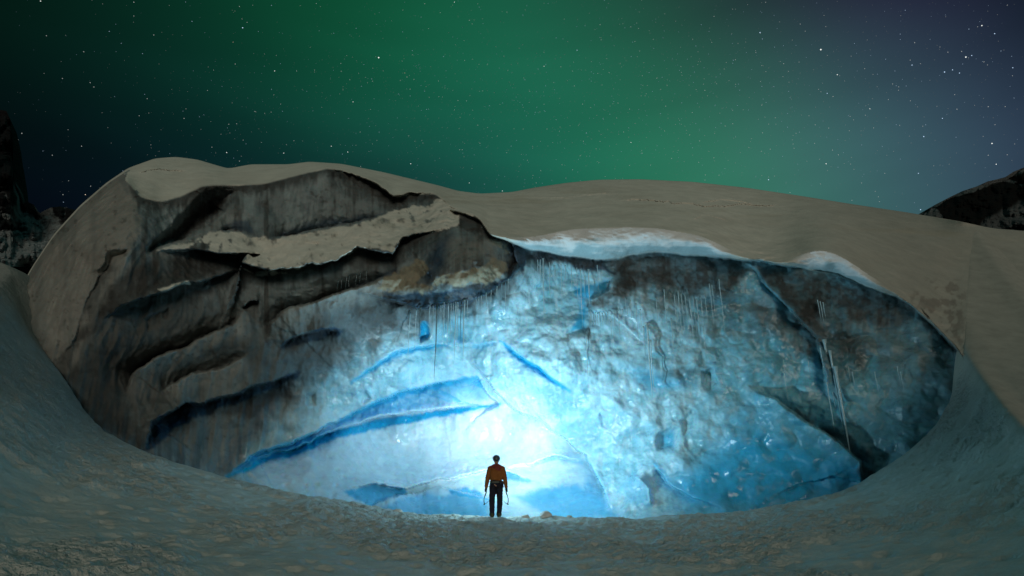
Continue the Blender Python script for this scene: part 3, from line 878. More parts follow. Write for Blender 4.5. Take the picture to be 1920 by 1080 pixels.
# trodden, sun-cupped surface; some smooth wind-packed patches
patch = sstep(.10, .34, fbm(gx / 3.2, gy / 3.2, gx * 0, 3, 91))
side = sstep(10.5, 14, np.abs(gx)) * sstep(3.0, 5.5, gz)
gyz = gy + .9 * gz
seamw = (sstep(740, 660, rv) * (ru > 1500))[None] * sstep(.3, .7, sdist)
edge_ = 1 - sstep(.9, 1.0, sdist) * side
cup = worley(gx / 0.36 + .3 * fbm(gx * 1.5, gy * 1.5, gx * 0, 2, 5), gyz / 0.42, 13)
cup2 = worley(gx / 0.19, gyz / 0.21, 14)
cell = fbm(gx / .22, gyz / .22, gx * 0, 4, 93)
amp = (1 - .8 * patch) * (1 - .55 * side)
hgt = amp * (0.13 * np.minimum(cup, .7) + .05 * np.minimum(cup2, .7) + 0.035 * cell) + .12 * fbm(gx / 1.6, gy / 1.6, gx * 0, 3, 95) * (1 - .6 * side)
foot = worley(gx / 0.62, gy / 0.80, 19)
hgt -= (patch * .8 + .15) * .05 * sstep(.28, .08, foot + .08 * cell)
edgew = sstep(1.06, .99, sdist) * sstep(.9, 1.0, sdist)
hgt += edgew * .05 * fbm(gx / .18, gy / .3, gx * 0, 3, 97) * (1 - side)
fadein = 1 - .5 * sstep(.95, 1.0, sdist)
G[..., 2] += hgt * fadein * (1 - .85 * seamw) - .04 * (1 - seamw)
gcol = np.broadcast_to(np.array([0.57, 0.58, 0.53]), gx.shape + (3,)).copy()
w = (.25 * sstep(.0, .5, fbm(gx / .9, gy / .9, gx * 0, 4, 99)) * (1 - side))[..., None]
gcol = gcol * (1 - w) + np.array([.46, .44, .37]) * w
gcol = gcol * (1 - .48 * (sstep(8.5, 13, np.abs(gx))))[..., None]  # darkens the snow towards both sides, falloff of light put into the tint
gcol = gcol * (1 - seamw[..., None]) + (C_SNOW * (1 - .82 * .55)) * seamw[..., None]  # seam repeats the cap's painted falloff tint
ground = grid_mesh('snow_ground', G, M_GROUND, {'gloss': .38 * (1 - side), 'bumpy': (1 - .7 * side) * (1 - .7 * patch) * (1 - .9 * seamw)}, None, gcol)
tag(ground, kind='structure')

# ------------------------------------------------------------------ MOUNTAINS


def mountain(name, crest, base_v, Y0, depth, u0, u1, n, seed, snowline, rock, jag=1.0):
    uu = np.linspace(u0, u1, n)
    cv = curve(crest, False)(uu)
    m_ = int(n * .8)
    k = np.linspace(0, 1, m_)[:, None]
    UU = np.repeat(uu[None], m_, 0)
    VV = cv[None] + (base_v - cv[None]) * k
    r = fbm(UU / 22, VV / 22, UU * 0, 5, seed, ridged=True)
    r2 = fbm(UU / 70, VV / 50, UU * 0, 3, seed + 5)
    YY = Y0 + depth * (1 - k) ** 1.3 + jag * (r * .05 + r2 * .12) * Y0
    YY[0] = Y0 + depth
    rows_ = []
    PP = at(UU, VV, YY)
    for q_ in range(8, 0, -1):
        b = PP[0].copy(); b[:, 1] += depth * .6 * q_ / 8; b[:, 2] -= PP[0][:, 2] * .6 * (q_ / 8) ** 1.5
        rows_.append(b)
    P2 = np.concatenate([np.array(rows_), PP], 0)
    w = snowline(UU, VV, r, r2, k)
    c = rock * (1 - w[..., None]) + np.array([.27, .30, .30]) * w[..., None]
    c = np.concatenate([np.repeat(c[:1], 8, 0), c], 0)
    o = grid_mesh(name, P2, M_ROCK, {'gloss': c[..., 0] * 0, 'bumpy': c[..., 0] * 0 + 1}, None, c)
    return tag(o, kind='structure')


mountain('mountain', [(-300, 150), (-60, 195), (0, 206), (12, 208), (20, 226), (21, 250), (24, 262), (23, 300), (26, 322), (29, 345), (38, 372), (43, 384), (50, 378), (64, 384),
                      (68, 396), (76, 399), (84, 394), (96, 389), (112, 387), (128, 390), (142, 394), (200, 400), (300, 420)], 500, 150, 60, -300, 300, 420, 201,
         lambda U_, V_, r, r2, k: sstep(-.05, .35, r * .9 + r2 * .7 + (V_ - 420) / 190) * .85, np.array([.012, .012, .013]))


def right_snow(U_, V_, r, r2, k):
    crest = np.interp(U_, [1725, 1780, 1830, 1870, 1900, 1920, 2000], [402, 372, 352, 338, 326, 315, 280])
    edge = sstep(7 + 5 * r2 * 2, 3, V_ - crest + r * 5)
    fan = sstep(-6, 6, V_ - np.interp(U_, [1700, 1840, 1862, 1885, 1920, 2000], [700, 422, 402, 392, 378, 340]) + r * 8)
    stripe = sstep(4, 1, np.abs(V_ - np.interp(U_, [1862, 1890, 1925, 1990], [338, 340, 348, 362]) + r * 2)) * (U_ > 1862)
    return np.clip(edge * .8 + fan * .6 + stripe * .7, 0, 1) * .5


mountain('mountain', [(1500, 520), (1640, 452), (1700, 415), (1725, 400), (1755, 383), (1780, 370), (1805, 358), (1830, 350), (1852, 340), (1870, 336), (1885, 332), (1900, 322),
                      (1920, 314), (1960, 290), (2100, 230)], 560, 90, 40, 1560, 2100, 420, 205, right_snow, np.array([.006, .006, .005]), 0.5)

# level snowfield behind everything, so that no gap shows between glacier and mountains
far = np.zeros((30, 60, 3))
fx_ = np.linspace(-400, 400, 60); fy_ = np.linspace(40, 420, 30)
far[..., 0] = fx_[None]; far[..., 1] = fy_[:, None]
far[..., 2] = CAMZ + 0.30 * fy_[:, None] * 1.0 - 1.5
far[..., 2] = np.where(far[..., 0] > 0, far[..., 2] - 0, far[..., 2])
far[..., 2] += 2 * fbm(far[..., 0] / 30, far[..., 1] / 30, far[..., 0] * 0, 3, 301)
far[..., 2] = np.minimum(far[..., 2], 30)
fc = np.broadcast_to(np.array([.45, .43, .38]), far.shape).copy()
ff = grid_mesh('snowfield', far, M_CAP, {'gloss': far[..., 0] * 0, 'bumpy': far[..., 0] * 0 + 1}, None, fc)
tag(ff, kind='structure')

# ------------------------------------------------------------------ STARS
STARS = [(710, 108, 3.6, 'w'), (455, 52, 2.4, 'b'), (1425, 61, 2.2, 'b'), (1539, 93, 3.4, 'w'), (1082, 94, 1.8, 'b'), (1020, 124, 1.7, 'w'),
         (1217, 136, 1.5, 'b'), (1387, 169, 1.6, 'b'), (1570, 140, 2.0, 'w'), (1551, 175, 1.8, 'b'), (1562, 181, 1.6, 'w'), (1426, 153, 1.4, 'w'),
         (1841, 48, 2.3, 'w'), (1865, 63, 1.8, 'b'), (1811, 107, 2.8, 'w'), (1822, 104, 1.7, 'b'), (1771, 135, 2.3, 'b'), (1786, 131, 1.8, 'b'), (1799, 137, 1.8, 'b'), (1805, 120, 1.3, 'b'),
         (1710, 122, 1.9, 'b'), (1715, 80, 1.6, 'w'), (1688, 74, 1.4, 'b'), (1845, 116, 1.5, 'w'), (1899, 127, 1.7, 'b'), (1678, 133, 1.4, 'b'), (1732, 256, 2.2, 'b'), (1860, 269, 2.4, 'w'),
         (1853, 200, 1.6, 'w'), (1767, 222, 1.8, 'b'), (1631, 204, 1.7, 'w'), (1687, 235, 1.3, 'w'), (1549, 307, 2.2, 'w'), (1441, 337, 2.4, 'b'), (1868, 308, 1.9, 'w'), (1853, 291, 1.5, 'w'),
         (1722, 325, 1.8, 'b'), (1726, 393, 2.2, 'b'), (1659, 325, 1.4, 'w'), (1647, 369, 1.3, 'w'), (1183, 267, 1.7, 'w'), (1049, 246, 1.4, 'w'), (1088, 292, 1.5, 'w'), (1014, 320, 1.6, 'w'),
         (993, 171, 1.6, 'w'), (1038, 155, 1.3, 'w'), (1064, 151, 1.4, 'w'), (1077, 161, 1.5, 'w'), (1298, 211, 1.4, 'w'), (1293, 253, 1.5, 'w'), (1487, 270, 1.4, 'w'), (1489, 278, 1.3, 'w'),
         (360, 40, 1.6, 'b'), (157, 97, 1.4, 'w'), (87, 67, 1.3, 'w'), (76, 2, 1.8, 'w'), (251, 4, 1.6, 'w'), (251, 30, 1.3, 'w'), (515, 133, 1.9, 'w'), (441, 120, 1.5, 'w'), (437, 79, 1.4, 'r'),
         (556, 133, 1.4, 'w'), (449, 12, 1.5, 'w'), (852, 4, 1.7, 'w'), (759, 137, 1.6, 'r'), (697, 148, 1.6, 'b'), (662, 191, 1.8, 'w'), (639, 119, 1.4, 'w'), (852, 206, 1.6, 'w'),
         (478, 209, 1.6, 'w'), (345, 222, 1.6, 'w'), (276, 185, 1.4, 'w'), (261, 217, 1.4, 'w'), (169, 155, 1.6, 'w'), (117, 147, 1.4, 'w'), (41, 250, 1.6, 'w'), (31, 324, 1.8, 'w'), (425, 286, 2.1, 'w'),
         (532, 287, 1.9, 'w'), (449, 302, 1.6, 'w'), (429, 233, 1.5, 'w'), (621, 274, 1.9, 'w'), (652, 285, 2.0, 'w'), (642, 289, 1.6, 'b'), (770, 307, 2.2, 'w'), (676, 312, 1.6, 'w'), (880, 343, 1.7, 'w'),
         (942, 358, 1.9, 'w'), (160, 365, 1.7, 'r'), (170, 349, 1.5, 'w'), (119, 379, 1.4, 'b'), (153, 274, 1.6, 'w'), (98, 291, 1.4, 'w'), (118, 365, 1.4, 'w')]
for _ in range(16):   # the little cluster right of the brightest star
    STARS.append((787 + rng.normal(0, 4.5), 126 + rng.normal(0, 5.5), 1.15, 'b'))
sv, sf, sc_ = [], [], []
octv = np.array([(1, 0, 0), (-1, 0, 0), (0, 1, 0), (0, -1, 0), (0, 0, 1), (0, 0, -1)], float)
octf = np.array([(0, 2, 4), (2, 1, 4), (1, 3, 4), (3, 0, 4), (2, 0, 5), (1, 2, 5), (3, 1, 5), (0, 3, 5)])
RS = 5000.0


def add_star(d, size, c):
    d = d / np.linalg.norm(d)
    sf.append(octf + len(sv) * 6)
    sv.append(d * RS + octv * size * RS / F * 0.5 + np.array([0, 0, CAMZ]))
    sc_.append(np.repeat(np.array([[*c, 1.0]]), 6, 0))


tint = {'w': (0.95, 1.0, 0.95), 'b': (.55, .75, 1.0), 'r': (1.0, .8, .6)}
for (u, v, sz, c) in STARS:
    st = 0.5 if sz < 1.7 else 1.1
    add_star(direction(u, v), sz * .75 + .1, np.array(tint[c]) * st * (.35 if sz < 1.2 else 1))
for i in range(7500):
    # random over the whole upper sky
    z = rng.uniform(0.0, 1.0); a = rng.uniform(0, 2 * math.pi)
    if i > 1500:                                # thicker along the glowing band ahead
        u = rng.normal(1150, 420); v = rng.normal(210, 130)
        d = direction(u, v)
    else:
        r_ = math.sqrt(1 - z * z); d = np.array([r_ * math.cos(a), r_ * math.sin(a), z])
    m_ = rng.random() ** 5
    add_star(d, .80 + .45 * m_, np.array(tint['b' if rng.random() < .45 else 'w']) * (.08 + .45 * m_))
sv = np.concatenate(sv); sf = np.concatenate(sf); sc_ = np.concatenate(sc_)
me = bpy.data.meshes.new('stars')
me.vertices.add(len(sv)); me.vertices.foreach_set('co', sv.astype(np.float32).ravel())
me.loops.add(sf.size); me.loops.foreach_set('vertex_index', sf.astype(np.int32).ravel())
me.polygons.add(len(sf)); me.polygons.foreach_set('loop_start', np.arange(0, sf.size, 3, dtype=np.int32))
me.update(calc_edges=True)
a_ = me.attributes.new('tint', 'FLOAT_COLOR', 'POINT'); a_.data.foreach_set('color', sc_.astype(np.float32).ravel())
ms, n, l, p = new_mat('starlight')
n.remove(p)
e = n.new('ShaderNodeEmission'); a2 = n.new('ShaderNodeAttribute'); a2.attribute_name = 'tint'
l.new(a2.outputs['Color'], e.inputs['Color']); l.new(e.outputs[0], n['Material Output'].inputs[0])
try:
    ms.cycles.emission_sampling = 'NONE'
except Exception:
    pass
me.materials.append(ms)
so = bpy.data.objects.new('stars', me); COL.objects.link(so)
tag(so, 'field of white and blue stars across the green aurora sky', 'stars', kind='stuff')

# ------------------------------------------------------------------ small-object mesh helpers


def tube_mesh(pts, radii, sides=8, cap_=True):
    """tube through 3-D points with its own radius at each"""
    pts = [Vector(p_) for p_ in pts]
    vs, fs = [], []
    up = None
    for i, p_ in enumerate(pts):
        t_ = (pts[min(i + 1, len(pts) - 1)] - pts[max(i - 1, 0)]).normalized()
        if up is None:
            up = t_.orthogonal().normalized()
        up = (up - t_ * up.dot(t_)).normalized()
        sd2 = t_.cross(up)
        r = radii[i]
        rx, ry_ = (r if isinstance(r, tuple) else (r, r))
        for k in range(sides):
            a = 2 * math.pi * k / sides
            vs.append(p_ + up * math.cos(a) * rx + sd2 * math.sin(a) * ry_)
    for i in range(len(pts) - 1):
        for k in range(sides):
            k2 = (k + 1) % sides
            fs.append((i * sides + k, i * sides + k2, (i + 1) * sides + k2, (i + 1) * sides + k))
    if cap_:
        fs.append(tuple(range(sides))[::-1])
        fs.append(tuple((len(pts) - 1) * sides + k for k in range(sides)))
    return vs, fs


def sphere_mesh(c, r, seg=14, rings=9):
    c = Vector(c)
    rx, ry_, rz_ = r if isinstance(r, tuple) else (r, r, r)
    vs, fs = [c + Vector((0, 0, rz_))], []
    for i in range(1, rings):
        a = math.pi * i / rings
        for k in range(seg):
            b = 2 * math.pi * k / seg
            vs.append(c + Vector((rx * math.sin(a) * math.cos(b), ry_ * math.sin(a) * math.sin(b), rz_ * math.cos(a))))
    vs.append(c - Vector((0, 0, rz_)))
    for k in range(seg):
        fs.append((0, 1 + k, 1 + (k + 1) % seg))
    for i in range(rings - 2):
        for k in range(seg):
            a, b = 1 + i * seg + k, 1 + i * seg + (k + 1) % seg
            fs.append((a, a + seg, b + seg, b))
    o_ = 1 + (rings - 2) * seg
    for k in range(seg):
        fs.append((o_ + k, len(vs) - 1, o_ + (k + 1) % seg))
    return vs, fs


class Build:
    def __init__(s):
        s.v, s.f = [], []

    def add(s, m):
        o_ = len(s.v)
        s.v += [tuple(x) for x in m[0]]
        s.f += [tuple(i + o_ for i in q_) for q_ in m[1]]
        return s

    def tube(s, *a, **k): return s.add(tube_mesh(*a, **k))
    def ball(s, *a, **k): return s.add(sphere_mesh(*a, **k))

    def limb(s, pts, radii, sides=12):
        s.tube(pts, radii, sides)
        for p_, r in zip(pts, radii):
            rr = r if isinstance(r, tuple) else (r, r)
            s.ball(p_, (rr[0] * .98, rr[1] * .98, min(rr) * .98) if rr[0] != rr[1] else rr[0] * .98)
        return s

    def box(s, c, h):
        x, y, z = c; a, b, d = h
        o_ = len(s.v)
        s.v += [(x + i * a, y + j * b, z + k * d) for i in (-1, 1) for j in (-1, 1) for k in (-1, 1)]
        s.f += [tuple(o_ + i for i in q_) for q_ in ((0, 1, 3, 2), (4, 6, 7, 5), (0, 4, 5, 1), (2, 3, 7, 6), (0, 2, 6, 4), (1, 5, 7, 3))]
        return s

    def make(s, name, mat, parent=None, voxel=0, smooth=0, rumple=0):
        me_ = bpy.data.meshes.new(name)
        me_.from_pydata(s.v, [], s.f)
        me_.update()
        o = bpy.data.objects.new(name, me_)
        COL.objects.link(o)
        if voxel:
            r = o.modifiers.new('r', 'REMESH'); r.mode = 'VOXEL'; r.voxel_size = voxel
            if smooth:
                q_ = o.modifiers.new('s', 'SMOOTH'); q_.iterations = smooth; q_.factor = .5
            dg = bpy.context.evaluated_depsgraph_get()
            m2 = bpy.data.meshes.new_from_object(o.evaluated_get(dg))
            o.modifiers.clear()
            o.data = m2
            m2.name = name
            me_ = m2
        if rumple:
            n_ = len(me_.vertices)
            c = np.zeros(n_ * 3); me_.vertices.foreach_get('co', c); c = c.reshape(-1, 3)
            nn = np.zeros(n_ * 3); me_.vertices.foreach_get('normal', nn); nn = nn.reshape(-1, 3)
            d = fbm(c[:, 0] * 14, c[:, 1] * 14, c[:, 2] * 26, 3, 7) * rumple
            me_.vertices.foreach_set('co', (c + nn * d[:, None]).ravel())
        me_.polygons.foreach_set('use_smooth', np.ones(len(me_.polygons), bool))
        me_.update()
        me_.materials.clear()
        me_.materials.append(mat)
        if parent:
            o.parent = parent
        return o


# ------------------------------------------------------------------ THE CLIMBER
M_JACKET = simple_mat('jacket_cloth', (0.28, 0.095, 0.022), .75, .2, .25, 9, bump=.01)
M_HOOD = simple_mat('hood_cloth', (0.22, 0.045, 0.035), .75, .2, .25, 9, bump=.01)
M_TROUSERS = simple_mat('trouser_cloth', (0.018, 0.017, 0.03), .8, .2, .3, 9, bump=.01)
M_BLACK = simple_mat('black_webbing', (0.02, 0.02, 0.02), .7, .2, .3, 12)
M_GREY = simple_mat('grey_gear', (0.10, 0.095, 0.075), .6, .3, .3, 12)
M_METAL = simple_mat('dark_metal', (0.05, 0.05, 0.055), .35, .5, .2, 15, metal=.8)
M_HELMET = simple_mat('helmet_shell', (0.05, 0.06, 0.09), .35, .5, .2, 10)
M_SKIN = simple_mat('skin', (0.45, 0.27, 0.19), .6, .3, .1, 10)
M_BOOT = simple_mat('boot_rubber', (0.05, 0.06, 0.02), .6, .3, .5, 18)
M_LENS = simple_mat('lamp_glass', (0.8, 0.9, 1.0), .2, .5)

PY = 18.75
foot = at(930.0, 970.0, 18.85)
# stand him on the snow actually there
sel = (np.abs(G[..., 0] - foot[0]) < .35) & (np.abs(G[..., 1] - PY) < .2)
PZ = float(np.median(G[..., 2][sel])) if sel.any() else 0.0
person = bpy.data.objects.new('person', None)
COL.objects.link(person)
person.location = (float(foot[0]), PY, PZ - .01)
person.scale = (1.03, 1.03, 1.03)
tag(person, 'climber in orange jacket and dark helmet, seen from behind, standing on the snow rim', 'person')

# body (one continuous figure, facing +Y, away from the camera)
HZ = 1.655
b = Build()
b.limb([(0, 0, .93), (0, .0, 1.10), (0, .0, 1.28), (0, -.005, 1.42)], [(.13, .09), (.115, .085), (.135, .095), (.12, .075)])
b.limb([(0, 0, 1.44), (0, .01, 1.56)], [.06, .055])
b.ball((0, .025, HZ), (.076, .098, .115)); b.ball((0, .055, HZ - .06), (.055, .06, .055))
b.ball((0, .122, HZ - .01), (.013, .018, .022))                      # nose
b.ball((-.078, .02, HZ - .01), (.012, .02, .032)); b.ball((.078, .02, HZ - .01), (.012, .02, .032))   # ears
b.ball((0, .108, HZ - .058), (.026, .012, .010))                     # lips
b.ball((-.032, .107, HZ + .018), (.014, .012, .010)); b.ball((.032, .107, HZ + .018), (.014, .012, .010))
for sx in (-1, 1):
    b.limb([(sx * .16, 0, 1.40), (sx * .235, -.01, 1.16), (sx * .285, .03, .93)], [.055, .042, .03])
    b.limb([(sx * .085, 0, .92), (sx * .105, .012, .50), (-.112 if sx < 0 else .088, .0 if sx < 0 else .03, .12)], [.075, .05, .035])
b.make('body', M_SKIN, person, .013, 2)

# jacket: blouson gathered at the waist, sleeves down to the gloves
j = Build()
j.limb([(0, 0, 1.10), (0, -.01, 1.20), (0, -.015, 1.32), (0, -.01, 1.42)], [(.19, .125), (.215, .14), (.225, .14), (.18, .11)])
j.limb([(-.15, 0, 1.435), (0, -.01, 1.475), (.15, 0, 1.435)], [.075, .075, .075])
for sx in (-1, 1):
    j.limb([(sx * .185, 0, 1.41), (sx * .232, -.01, 1.27), (sx * .262, -.012, 1.14), (sx * .285, .012, 1.0), (sx * .300, .03, .895)], [.088, .078, .070, .064, .054])
    j.limb([(sx * .298, .028, .905), (sx * .302, .03, .885)], [.056, .052])
j.tube([(0, 0, 1.085), (0, 0, 1.115)], [(.165, .112), (.178, .122)], 20)
jk = j.make('jacket', M_JACKET, person, .011, 3, .012)
hd = Build()
hd.limb([(-.07, -.06, 1.46), (0, -.10, 1.42), (.07, -.06, 1.46)], [.06, .075, .06])
hd.limb([(-.045, .0, 1.51), (0, -.03, 1.52), (.045, .0, 1.51)], [.045, .055, .045])
hd.limb([(-.16, -.03, 1.44), (-.06, -.05, 1.48), (.06, -.05, 1.48), (.16, -.03, 1.44)], [.055, .075, .075, .055])
hd.limb([(-.09, -.085, 1.38), (.09, -.085, 1.38)], [.06, .06])
hd.make('hood', M_HOOD, jk, .011, 2, .008)
# trousers
t = Build()
t.limb([(-.09, 0, .96), (0, 0, .98), (.09, 0, .96)], [.10, .11, .10])
t.limb([(0, 0, 1.08), (0, 0, .98)], [(.15, .105), (.165, .115)])
for sx, kx, fx, fy in ((-1, -.122, -.118, 0.0), (1, .112, .092, 0.03)):
    t.limb([(sx * .095, 0, .94), (kx * 1.0, .015, .52), (kx * 1.0, .01, .36), (fx, fy, .13)], [.115, .090, .086, .074])
    t.limb([(fx, fy, .16), (fx, fy + .01, .10)], [.078, .082])
t.make('trousers', M_TROUSERS, person, .012, 3, .012)
# boots
for fx, fy in ((-.115, 0.0), (.09, 0.03)):
    bt = Build()
    bt.limb([(fx, fy - .03, .13), (fx, fy - .035, .055)], [.055, .052])
    bt.limb([(fx, fy - .05, .045), (fx * 1.05, fy + .06, .045), (fx * 1.12, fy + .16, .035)], [.045, .05, .042])
    bt.box((fx * 1.05, fy + .05, .018), (.046, .135, .014))
    bo = bt.make('boot', M_BOOT, person, .009, 1)
    cr = Build()
    cr.box((fx * 1.05, fy + .05, -.004), (.040, .115, .010))
    cr.tube([(fx - .05, fy - .02, .0), (fx - .05, fy - .03, .07), (fx, fy - .095, .075), (fx + .05, fy - .03, .07), (fx + .05, fy - .02, .0)], [.007] * 5, 6)
    for q_ in range(4):
        for sx in (-1, 1):
            yy = fy - .05 + q_ * .065
            cr.tube([(fx + sx * .032, yy, .012), (fx + sx * .042, yy, -.03)], [.010, .003], 6)
    cr.make('crampon', M_METAL, bo, .006)
# harness with leg loops and racked gear
hn = Build()
ring = [(math.cos(a) * .172, math.sin(a) * .122, 1.055 + .005 * math.sin(3 * a)) for a in np.linspace(0, 2 * math.pi, 25)]
hn.tube(ring, [(.012, .028)] * 25, 8, False)
for sx in (-1, 1):
    rg = [(sx * .10 + math.cos(a) * .115, math.sin(a) * .115, .87 + .03 * math.cos(a) * sx) for a in np.linspace(0, 2 * math.pi, 21)]
    hn.tube(rg, [(.010, .022)] * 21, 8, False)
    hn.tube([(sx * .07, -.115, 1.04), (sx * .09, -.128, .96), (sx * .10, -.118, .88)], [.009] * 3, 6)
hn.make('harness', M_BLACK, person)
for gx_, gy_, ln, r_ in ((-.165, -.05, .10, .02), (.17, -.04, .13, .018), (.185, .0, .17, .02), (-.13, -.115, .07, .024), (.13, -.115, .08, .022), (.205, -.02, .20, .012)):
    g_ = Build()
    g_.tube([(gx_, gy_, 1.05), (gx_ * 1.04, gy_ * 1.05, 1.02), (gx_ * 1.05, gy_ * 1.05, 1.05 - ln)], [.006, r_, r_ * .7], 8)
    g_.tube([(gx_ * 1.03 + math.cos(a) * .02, gy_, 1.03 + math.sin(a) * .03) for a in np.linspace(0, 6.28, 11)], [.005] * 11, 6, False)
    g_.make('carabiner', M_METAL, person)
pb = Build(); pb.limb([(-.10, -.135, 1.03), (.07, -.14, 1.03)], [.035, .035]); pb.make('waist_pouch', M_GREY, person, .01, 1)
# gloves: palm, four fingers closed round the shaft, thumb from the side
HAND = {}
for sx in (-1, 1):
    hx, hy, hz = sx * .312, .04, .80
    HAND[sx] = (hx + sx * -.004, hy + .028, hz - .02)
    gl = Build()
    gl.limb([(sx * .300, .03, .885), (sx * .306, .032, .85)], [.036, .036])
    gl.limb([(hx, hy - .012, hz + .03), (hx, hy - .018, hz - .012)], [(.026, .042), (.025, .043)])
    for i_ in range(4):
        zz = hz + .028 - i_ * .024
        ln = (.92, 1.0, .96, .80)[i_]
        gl.limb([(hx + sx * .014, hy - .03, zz), (hx + sx * .030, hy + .012 * ln, zz - .004), (hx + sx * .018, hy + .052 * ln, zz - .008), (hx - sx * .014, hy + .056 * ln, zz - .010), (hx - sx * .022, hy + .030, zz - .010)],
                [.0125, .0125, .0118, .011, .0095], 8)
    gl.limb([(hx - sx * .018, hy - .016, hz + .035), (hx - sx * .036, hy + .010, hz + .022), (hx - sx * .030, hy + .040, hz + .008), (hx - sx * .010, hy + .064, hz + .0)], [.016, .014, .0125, .011], 8)
    gl.make('glove', M_BLACK, person, .006, 1)
# helmet
he = Build()
he.ball((0, .012, HZ + .055), (.116, .135, .108), 24, 14)
he.tube([(math.cos(a) * .104, .012 + math.sin(a) * .128, HZ + .035) for a in np.linspace(0, 2 * math.pi, 25)], [(.008, .012)] * 25, 8, False)
hm = he.make('helmet', M_HELMET, person, .009, 1)
vt = Build()
for sx in (-1, 0, 1):
    vt.tube([(sx * .045, -.118 + abs(sx) * .014, HZ + .06), (sx * .04, -.098 + abs(sx) * .01, HZ + .11), (sx * .03, -.05, HZ + .146)], [.007, .010, .006], 6)
vt.make('vent', M_GREY, hm)
st_ = Build()
st_.tube([(math.cos(a) * .108, .012 + math.sin(a) * .131, HZ + .052) for a in np.linspace(0, 2 * math.pi, 25)], [(.004, .014)] * 25, 6, False)
st_.box((0, -.124, HZ + .02), (.022, .010, .016))
st_.tube([(-.085, .03, HZ + .02), (-.05, .07, HZ - .09), (0, .085, HZ - .12), (.05, .07, HZ - .09), (.085, .03, HZ + .02)], [.005] * 5, 6)
st_.make('strap', M_GREY, hm)
hl = Build(); hl.box((0, .150, HZ + .055), (.035, .016, .022)); hl.tube([(0, .160, HZ + .055), (0, .178, HZ + .055)], [.018, .020], 16)
hlo = hl.make('headlamp', M_BLACK, hm)

# ice axes: bent shaft, spike, head with pick and adze, held at the grip with the head hanging low
M_AXE = simple_mat('axe_shaft', (0.02, 0.03, 0.05), .4, .5, .2, 20)
for sx in (-1, 1):
    px_, py_, pz_ = person.location
    hx, hy, hz = HAND[sx]
    ax = bpy.data.objects.new('ice_axe', None); COL.objects.link(ax)
    ax.location = (px_ + hx, py_ + hy, pz_ + hz)
    tag(ax, ('curved ice axe hanging from the climber\'s left hand' if sx < 0 else 'curved ice axe hanging from the climber\'s right hand, beside the racked gear'), 'ice axe', 'ice axes in the climber\'s hands')
    s_ = Build()
    path = [(0, 0, .06), (0, 0, 0), (sx * .012, .0, -.06), (sx * .045, .0, -.14), (sx * .068, .0, -.22), (sx * .070, .0, -.30), (sx * .055, 0, -.37)]
    s_.tube(path, [(.011, .015)] * 7, 10)
    s_.make('shaft', M_AXE, ax)
    g2 = Build(); g2.tube(path[:4], [(.015, .019), (.016, .020), (.016, .020), (.013, .017)], 10); g2.tube([(0, 0, .05), (0, 0, .07), (0, 0, .10)], [.014, .010, .002], 8)
    g2.make('grip', M_BLACK, ax)
    k2 = Build()
    e_ = Vector(path[-1])
    k2.limb([e_ + Vector((sx * .004, 0, .02)), e_ + Vector((-sx * .004, 0, -.015))], [.017, .017], 8)
    k2.tube([e_, e_ + Vector((-sx * .035, 0, .002)), e_ + Vector((-sx * .075, 0, .028)), e_ + Vector((-sx * .115, 0, .068)), e_ + Vector((-sx * .13, 0, .09))], [(.012, .006), (.011, .006), (.010, .005), (.007, .004), (.002, .002)], 6)
    k2.tube([e_, e_ + Vector((sx * .02, 0, -.02)), e_ + Vector((sx * .028, 0, -.028))], [.012, .014, .012], 6)
    k2.make('pick', M_METAL, ax)

# ------------------------------------------------------------------ LIGHTS: headlamp beam at the climber's brow, unseen added flood and spill before him
lx, ly, lz = person.location
LPOS = Vector((lx, ly + .30, lz + HZ + .055))


def spot(name, pos, aim, power, angle, blend, colr, r):
    d = bpy.data.lights.new(name, 'SPOT')
    d.energy = power; d.spot_size = math.radians(angle); d.spot_blend = blend; d.color = colr; d.shadow_soft_size = r
    o = bpy.data.objects.new(name, d); COL.objects.link(o)
    o.location = pos
    o.rotation_euler = (Vector(aim) - Vector(pos)).to_track_quat('-Z', 'Y').to_euler()
    return o


spot('headlamp_beam', LPOS, at(945, 822, 27), 3400, 54, 1.0, (1.0, 0.95, 0.97), 0.03)
FPOS = Vector((lx * 1.06, ly + .80, lz + 1.35))
spot('hidden_flood', FPOS, at(1020, 600, 24), 2050, 172, 0.6, (0.58, 0.86, 1.0), .05)  # hidden light without a lamp body, brightening cave wall and lip
spill_d = bpy.data.lights.new('added_spill', 'POINT'); spill_d.energy = 180; spill_d.color = (0.45, 0.85, 1.0); spill_d.shadow_soft_size = .3  # weak omni light added to put teal on rims and foreground
spill = bpy.data.objects.new('added_spill', spill_d); COL.objects.link(spill); spill.location = FPOS

# ------------------------------------------------------------------ ICICLES


def ray_Y(u, v):
    """how far the glacier's surface is towards (u, v)"""
    c = int(np.clip(round((u - us[0]) / STEP), 0, NC - 1))
    r = int(np.argmin(np.abs(V[:, c] - v)))
    return Y[r, c]


M_ICICLE = simple_mat('icicle_ice', (0.50, 0.72, 0.78), .12, .6, .2, 6, trans=.35)
M_DARKICE = simple_mat('dark_icicle_ice', (0.07, 0.15, 0.17), .15, .6, .3, 6, trans=.2)


